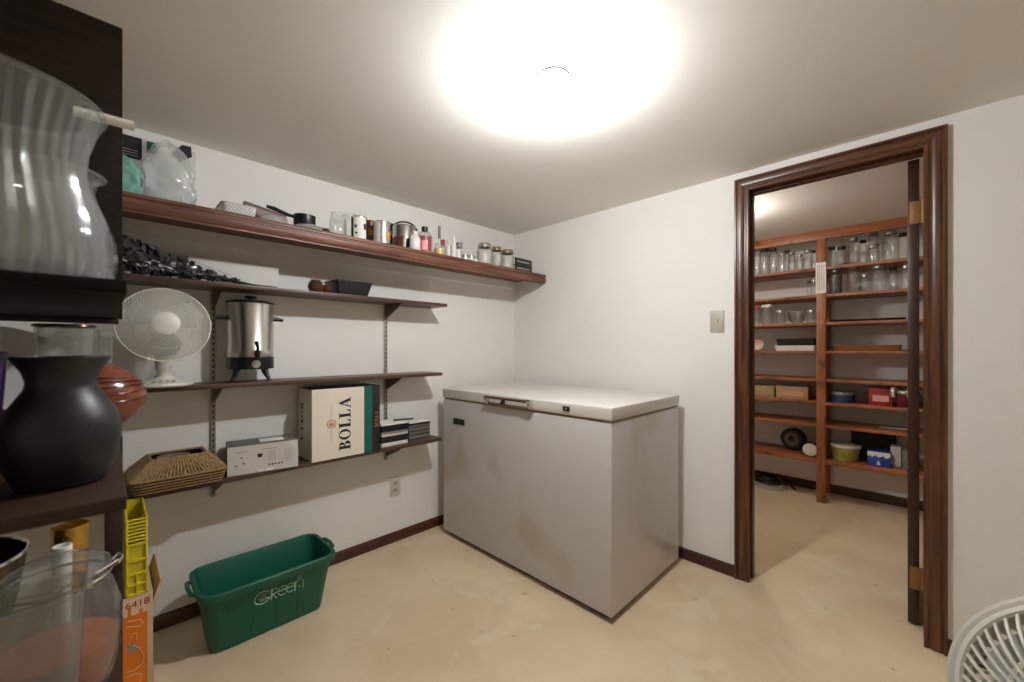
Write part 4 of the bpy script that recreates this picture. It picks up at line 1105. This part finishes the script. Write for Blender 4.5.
t = vase('metal_bowl', 'large dark bronze bowl with shiny rim left of the gold bucket', -.225, 1.17, ZL, [(.05, 0), (.06, .006), (.09, .06), (.112, .14), (.124, .222)], M['darkbrass'], cat='bowl', seg=56, th=.003)
MB().tube([(.1235*math.cos(2*PI*k/56), .1235*math.sin(2*PI*k/56), .223) for k in range(56)], .003, 6, closed=True).build('shiny_rim', M['chrome'], t)

# ================================================================== PANTRY SHELVING
SX = 3.88
lev = [1.817, 1.606, 1.392, 1.172, .954, .778, .604, .338]
py_a, py_b = at(816.3, 400, X=SX).y, at(825.8, 400, X=SX).y
t = thing('storage_shelving', 'tall orange pine shelving unit along the pantry back wall', 'shelving')
for ya, yb_, nm in ((py_b, py_a, 'post'), (PY1-.06, PY1-.003, 'post'), (PY0+.003, PY0+.06, 'post')):
    MB().box(SX, ya, 0, SX+.035, yb_, 2.03, .002).build('post', M['pine_z'], t)
MB().box(SX, PY0+.003, 2.03, SX+.035, PY1-.003, 2.099, .002).build('header', M['pine'], t)
for z in lev:
    th = .036 if z < .5 else .022
    for ya, yb_ in ((PY0+.003, (py_a+py_b)/2-.0005), ((py_a+py_b)/2+.0005, PY1-.003)):
        MB().box(SX+.004+.032*(0), ya, z-th, PX-.003, yb_, z, .0015).build('shelf_board', M['pine'], t)
MB().box(PX-.03, (py_a+py_b)/2-.02, 0, PX-.003, (py_a+py_b)/2+.02, 2.03).build('rear_post', M['pine_z'], t)
p0 = at(816, 263, X=SX); p1 = at(825.8, 293, X=SX)
t = thing('paper_strip', 'white ruled paper strip pinned to the pantry centre post', 'paper', (SX, (p0.y+p1.y)/2, p1.z))
w = abs(p0.y-p1.y)/2+.002
MB().box(-.003, -w, 0, -.0002, w, p0.z-p1.z).build('sheet', M['paper'], t)
b = MB()
for k in range(4): b.box(-.0036, -w*.6+w*.4*k-.0015, .02, -.0028, -w*.6+w*.4*k+.0015, p0.z-p1.z-.02)
b.build('ruled_lines', M['greyink'], t)

SB = SX+.06
def pjar(u0, u1, vt, li, label, lidm, glassm=G, fill=None, dx=.05, group='pantry jars', mouth=.78):
    x, y, r, z = fit(u0, u1, vt, X=SX+dx+.03)
    return jar_at('preserving_jar', label, u0, u1, vt, 0, lev[li], glassm, lidm, fill, group, X=SX+max(dx+.03, r+.012), mouth=mouth, lidh=.016)
A = 'pantry jars on the top shelf left of the post'
g1 = [(753.5, 760.5, 248, 'glass jar at the left jamb on the top pantry shelf'), (759.5, 768.5, 249, 'second glass jar from the left jamb on top pantry shelf'), (769, 777.5, 248.5, 'third glass jar from the left jamb on top pantry shelf'),
      (778, 786.5, 253, 'fourth jar from the left jamb on top pantry shelf, white glint on lid'), (787.5, 795.5, 252, 'fifth glass jar from the left jamb on top pantry shelf'), (796.5, 803, 254, 'sixth and slimmest jar from the left jamb on top pantry shelf'), (803, 812, 250, 'seventh jar from the left jamb, just left of the pantry post')]
for i, (u0, u1, vt, lab) in enumerate(g1): pjar(u0, u1, vt, 0, lab, M['lidsteel'] if i > 2 else M['liddark'], group=A)
for u0, u1, vt, lab in ((763, 770, 249, 'rear-row jar behind the second jar on top pantry shelf'), (783, 790, 251, 'rear-row jar behind the fourth jar on top pantry shelf'), (811, 817, 250, 'rear-row jar half hidden by the pantry post, top shelf')):
    pjar(u0, u1, vt, 0, lab, M['liddark'], dx=.17, group=A)
pjar(807, 811.5, 281, 1, 'tiny jar alone on the second pantry shelf, left one', M['liddark'], group='small jars on second pantry shelf')
pjar(811.5, 816, 279.5, 1, 'tiny jar beside the paper strip on second pantry shelf', M['lidsteel'], group='small jars on second pantry shelf')
B_ = 'pantry jars on the third shelf left of the post'
pjar(753, 760, 307, 2, 'red-lidded jar at the left jamb on third pantry shelf', M['lidred'], group=B_)
pjar(761, 772.5, 305, 2, 'white-lidded jar on the third pantry shelf', M['lidwhite2'], group=B_, mouth=.9)
pjar(775.5, 785.5, 310.5, 2, 'low jar with tin lid, middle of the third pantry shelf', M['lidsteel'], group=B_)
pjar(806.5, 816, 310, 2, 'low jar beside the post on third pantry shelf', M['lidsteel'], group=B_)
x, y, r, z = fit(787, 806, 311, X=SX+.11)
t = vase('glass_dish', 'clear cut glass dish lying between two low jars on third pantry shelf', x, y, lev[2], [(r*.45, 0), (r*.5, .005), (r*.85, .03), (r, z-lev[2])], M['glass'], cat='dish', seg=32, th=.003)
C_ = 'pantry jars on the top shelf right of the post'
for u0, u1, vt, lab, lm, dx in ((827.5, 836, 247, 'dark-lidded squat jar just right of the post on top pantry shelf', M['liddark'], .05), (836.5, 846.5, 246.5, 'second dark-lidded squat jar right of the post on top pantry shelf', M['liddark'], .05),
                            (848, 859, 238, 'slim tall jar with tin lid on top pantry shelf, right bay', M['lidsteel'], .05), (859, 867, 240, 'rear jar behind the slim tall jar, top pantry shelf right bay', M['liddark'], .17),
                            (866.5, 880, 245, 'short jar in front of a taller jar on top pantry shelf, right bay', M['lidsteel'], .04), (868.5, 879, 232.5, 'taller jar rising behind the short jar on top pantry shelf', M['lidsteel'], .18),
                            (882, 899, 231.5, 'largest wide jar near the door on top pantry shelf', M['lidsteel'], .06), (898, 908, 233, 'wide jar half hidden by the open door on top pantry shelf', M['liddark'], .12)):
    pjar(u0, u1, vt, 0, lab, lm, dx=dx, group=C_)
D_ = 'pantry jars on the second shelf right of the post'
for u0, u1, vt, lab, lm, fl, dx in ((829, 842, 269, 'dark-filled jar right of the paper strip on second pantry shelf', M['lidsteel'], M['greycard'], .05), (847, 860.5, 266, 'tall jar with bright lid on second pantry shelf, right bay', M['lidsteel'], None, .05),
                                (860.5, 869, 274.5, 'small short jar between two tall jars on second pantry shelf', M['lidsteel'], None, .05), (869.5, 887.5, 265, 'widest jar with bright lid on second pantry shelf', M['lidsteel'], None, .06),
                                (888, 898, 267, 'dark jar right of the widest jar on second pantry shelf', M['liddark'], None, .14), (901, 911, 265, 'jar half hidden by the open door on second pantry shelf', M['lidsteel'], None, .06)):
    pjar(u0, u1, vt, 1, lab, lm, fill=fl, dx=dx, group=D_)
# trays
def tray(label, u0, u1, vt, zb, m, X, dpt=.2, name='tray', cat='tray', lip=.01):
    a = at(u0, vt, X=X); c = at(u1, vt, X=X); h = at((u0+u1)/2, vt, X=X).z-zb
    cy, hy = (a.y+c.y)/2, abs(a.y-c.y)/2
    t = thing(name, label, cat, (X+dpt/2, cy, zb))
    b = MB(); b.loft([rrect(0, 0, dpt/2-lip, hy-lip, .015, 0, 3), rrect(0, 0, dpt/2, hy, .02, h, 3), rrect(0, 0, dpt/2-.004, hy-.004, .018, h, 3), rrect(0, 0, dpt/2-lip-.003, hy-lip-.003, .013, .003, 3)])
    b.build('tray_body', m, t); return t
x, y, r, z = fit(752, 764.5, 339, X=SX+.1)
t = thing('shell_dish', 'pink round dish standing at the left jamb on fourth pantry shelf', 'dish', (x, y, lev[3]))
MB().lathe([(0, 0), (r*.6, .004), (r, .02), (r*.96, .022), (r*.55, .009), (0, .006)], 28, mtx=T(0, 0, r*.98) @ R(-80, 'Y')).build('dish_body', M['pinkdish'], t)
tray('white shallow tray under the black tray on fourth pantry shelf', 774, 816, 345.5, lev[3], M['porcelain'], SX+.03)
zt2 = at(795, 345.5, X=SX+.03).z
tray('black tray stacked on the white tray on fourth pantry shelf', 775.5, 816, 338.5, zt2+.0, M['planter'], SX+.035, .19)
tray('long dark flat tray on the third pantry shelf right of the post', 829, 906, 318.5, lev[2], M['blackmat'], SX+.03, .22)
tray('long amber wooden tray on the fourth pantry shelf right of the post', 833, 902, 345, lev[3], M['trayamber'], SX+.04, .2)
def cbox(label, u0, u1, vt, zb, m, X, dpt, name='small_box', cat='box', lidm=None, group=None, band=None):
    a = at(u0, vt, X=X); c = at(u1, vt, X=X); h = at((u0+u1)/2, vt, X=X).z-zb
    cy, hy = (a.y+c.y)/2, abs(a.y-c.y)/2
    t = thing(name, label, cat, (X+dpt/2, cy, zb), 0, group)
    MB().box(-dpt/2, -hy, 0, dpt/2, hy, h*(.8 if lidm else 1), .002).build('box_body', m, t)
    if lidm: MB().box(-dpt/2-.002, -hy-.002, h*.74, dpt/2+.002, hy+.002, h, .002).build('lid', lidm, t)
    if band: MB().box(-dpt/2-.0012, -hy*.7, h*.25, -dpt/2, hy*.7, h*.6).build('printed_band', band, t)
    return t, hy, h
cbox('olive wooden box at the left jamb on sixth pantry shelf', 750, 774, 385.5, lev[5], M['kraft2'], SX+.04, .14, lidm=M['kraft2'], band=M['kraft'])
cbox('brown wooden box left of the post on sixth pantry shelf', 776, 808, 386.5, lev[5], M['kraft'], SX+.04, .14, lidm=M['kraft'], band=M['crest'])
x, y, r, z = fit(829, 855, 391.5, X=SX+.12)
t = thing('round_tin', 'blue round tin with silver lid right of the post on sixth pantry shelf', 'tin', (x, y, lev[5])); h = z-lev[5]
MB().lathe([(0, 0), (r*.98, 0), (r*.98, h*.78), (0, h*.78)], 32).build('tin_body', M['bluetin'], t)
MB().lathe([(r, h*.74), (r, h*.96), (r*.97, h), (0, h)], 32).build('tin_lid', M['zinc'], t)
cbox('red patterned gift box on sixth pantry shelf', 869, 892.5, 388.5, lev[5], M['redbox'], SX+.04, .13, lidm=M['redbox'], band=M['pinklabel'])
cbox('plain dark red box beside the door knob on sixth pantry shelf', 897, 911, 391, lev[5], M['redglass'], SX+.05, .13, lidm=M['redglass'])
tray('thin pale strip standing in for a line of light near the door on seventh pantry shelf', 878, 910, 428.5, lev[6], M['zinc'], SX+.06, .05)  # pale strip added in place of a line of light on the wall
# bottom shelf things
x, y, r, z = fit(781, 806.5, 428, X=SX+.21)
t = thing('hose_coil', 'dark round coil standing on the bottom pantry shelf', 'coil', (x, y, lev[7]), math.radians(-20)); rr = (z-lev[7])/2
b = MB()
for k in range(3):
    b.tube([((k-1)*.024, rr*(.78-.0*k)*math.cos(2*PI*i/40), rr+rr*.78*math.sin(2*PI*i/40)) for i in range(40)], rr*.21, 10, closed=True)
b.build('coil_windings', M['darkroll'], t)
MB().lathe([(rr*.30, -.03), (rr*.62, -.036), (rr*.62, .036), (rr*.30, .03), (rr*.30, -.03)], 32, mtx=T(0, 0, rr) @ R(90, 'Y')).build('coil_core', M['greycard'], t)
x, y, r, z = fit(804.5, 816.5, 442.5, X=SX+.06)
t = thing('small_tub', 'small pale round tub lying on its side beside the dark coil', 'tub', (x, y, lev[7])); rr = (z-lev[7])/2
MB().lathe([(0, -.04), (rr*.9, -.04), (rr, .03), (0, .03)], 28, mtx=T(.01, 0, rr) @ R(-90, 'Y')).build('tub_body', M['darkroll'], t)
MB().lathe([(rr*.9, .028), (rr*.92, .036), (0, .038)], 28, mtx=T(.01, 0, rr) @ R(-90, 'Y')).build('tub_lid', M['tub'], t)
x, y, r, z = fit(830, 861, 444, X=SX+.13); h = z-lev[7]
t = thing('ice_cream_tub', 'yellow-green printed food tub with white rim on bottom pantry shelf', 'tub', (x, y, lev[7]))
MB().lathe([(0, 0), (r*.82, 0), (r*.97, h*.86), (0, h*.86)], 36).build('tub_body', M['tubgreen'], t)
MB().lathe([(r*.98, h*.82), (r*1.02, h*.84), (r*1.02, h*.97), (r*.99, h), (0, h)], 36).build('tub_lid', M['tub'], t)
tb, hy, h = cbox('blue box with white top band on the bottom pantry shelf', 867.5, 890.5, 452, lev[7], M['tubblue'], SX+.05, .12)
b = MB(); b.prism([(-hy, h*.98), (hy, h*.98), (hy, h*.62), (hy*.8, h*.72), (hy*.6, h*.60), (hy*.35, h*.74), (0, h*.62), (-hy*.4, h*.74), (-hy*.6, h*.6), (-hy, h*.72)], 'X', -.0612, -.06); b.build('white_band', M['paper'], tb)
b = MB(); b.prism([(-hy*.15, h*.1), (hy*.2, h*.1), (hy*.05, h*.45)], 'X', -.0612, -.06); b.build('white_mark', M['paper'], tb)
cbox('white box with grey side near the door on bottom pantry shelf', 890.5, 901, 447, lev[7], M['paper'], SX+.13, .1)
cbox('grey narrow box half hidden by the open door on bottom pantry shelf', 902, 912, 450, lev[7], M['greyink'], SX+.08, .1)
o = MB().box(-.008, -.13, 0, .008, .13, .215, .002).build('folder_panel', M['darkroll'], loc=(PX-.03, at(873, 440, X=PX-.03).y, lev[7]))
tag(o, 'dark upright panel leaning behind the blue box on bottom pantry shelf', 'panel')
# cable on the pantry floor
p = at(768, 486, Z=0.0)
t = thing('cable_coil', 'coiled black and pale cable on the pantry floor by the left jamb', 'cable', (p.x, p.y, 0))
b = MB(); 
for k in range(3): b.tube([(.11*math.cos(a)*(1-.1*k), .13*math.sin(a)*(1-.08*k), .008+.010*k+.004*math.sin(3*a)) for a in [2*PI*i/40 for i in range(40)]], .0065, 6, closed=True)
b.build('pale_loops', M['cable'], t)
b = MB()
for k in range(4): b.tube([(.05+.10*math.cos(a)*(1-.12*k), .01+.11*math.sin(a)*(1-.1*k), .040+.011*k+.006*math.sin(2*a+k)) for a in [2*PI*i/40 for i in range(40)]], .008, 6, closed=True)
b.tube([(.06, -.09, .03), (.05, -.15, .04), (.02, -.19, .012)], .011, 8)
b.build('black_loops', M['black'], t)

# ================================================================== PEDESTAL FAN in the right foreground
FC = Vector((1.119, -.254, .526))
t = thing('pedestal_fan', 'cream floor fan cut off by the lower right corner', 'fan', (FC.x, FC.y, 0))
face_a = math.atan2(-FC.y, -FC.x)
mh = MB().lathe([(0, .10), (.04, .095), (.06, .06), (.062, 0), (.05, -.02), (0, -.02)], 24, mtx=R(-90, 'X')).build('motor_housing', M['fanbar'], t)
mh.location = (.10*math.cos(face_a+PI), .10*math.sin(face_a+PI), FC.z); mh.rotation_euler = (math.radians(-22), 0, face_a+PI/2)
fan_under(mh, (0, -.09, 0), .195, M['fanbar'], M['fanbar'], M['fanbar'], M['fangrey'], 60, .0036, .55, .05, .045)
b = MB(); b.tube([(.1955*math.cos(2*PI*k/64), 0, .1955*math.sin(2*PI*k/64)) for k in range(64)], .012, 8, closed=True, flat=1.6)
rg = b.build('rim_band', M['fanrim'], mh); rg.location = (0, -.082, 0)
px_, py_ = mh.location.x, mh.location.y
MB().tube([(px_, py_, .02), (px_, py_, FC.z-.04)], .014, 14).build('pole', M['fanbar'], t)
MB().lathe([(0, 0), (.17, 0), (.175, .008), (.165, .018), (.06, .032), (.022, .05), (0, .05)], 40, (px_, py_, 0)).build('base', M['fanbar'], t)

# ================================================================== CAMERA, COLOUR
cam = bpy.data.cameras.new('camera'); co = bpy.data.objects.new('camera', cam); COL.objects.link(co)
co.location = (0, 0, H); co.rotation_euler = (PI/2, 0, YAW-PI/2)
cam.sensor_width = 36; cam.lens = F/1024*36; cam.shift_y = (V0-341)/1024; cam.clip_start = .02
cam.dof.use_dof = True; cam.dof.focus_distance = 2.4; cam.dof.aperture_fstop = 3.2
sc.camera = co
w = bpy.data.worlds.new('world'); sc.world = w; w.use_nodes = True
w.node_tree.nodes['Background'].inputs[0].default_value = (.02, .02, .02, 1)
vs = sc.view_settings
sc.display_settings.display_device = 'sRGB'
vs.view_transform = 'Standard'; vs.look = 'None'; vs.gamma = 1; vs.use_curve_mapping = False
vs.exposure = 0.92
sc.cycles.transparent_max_bounces = 40; sc.cycles.max_bounces = 14; sc.cycles.diffuse_bounces = 8; sc.cycles.glossy_bounces = 6
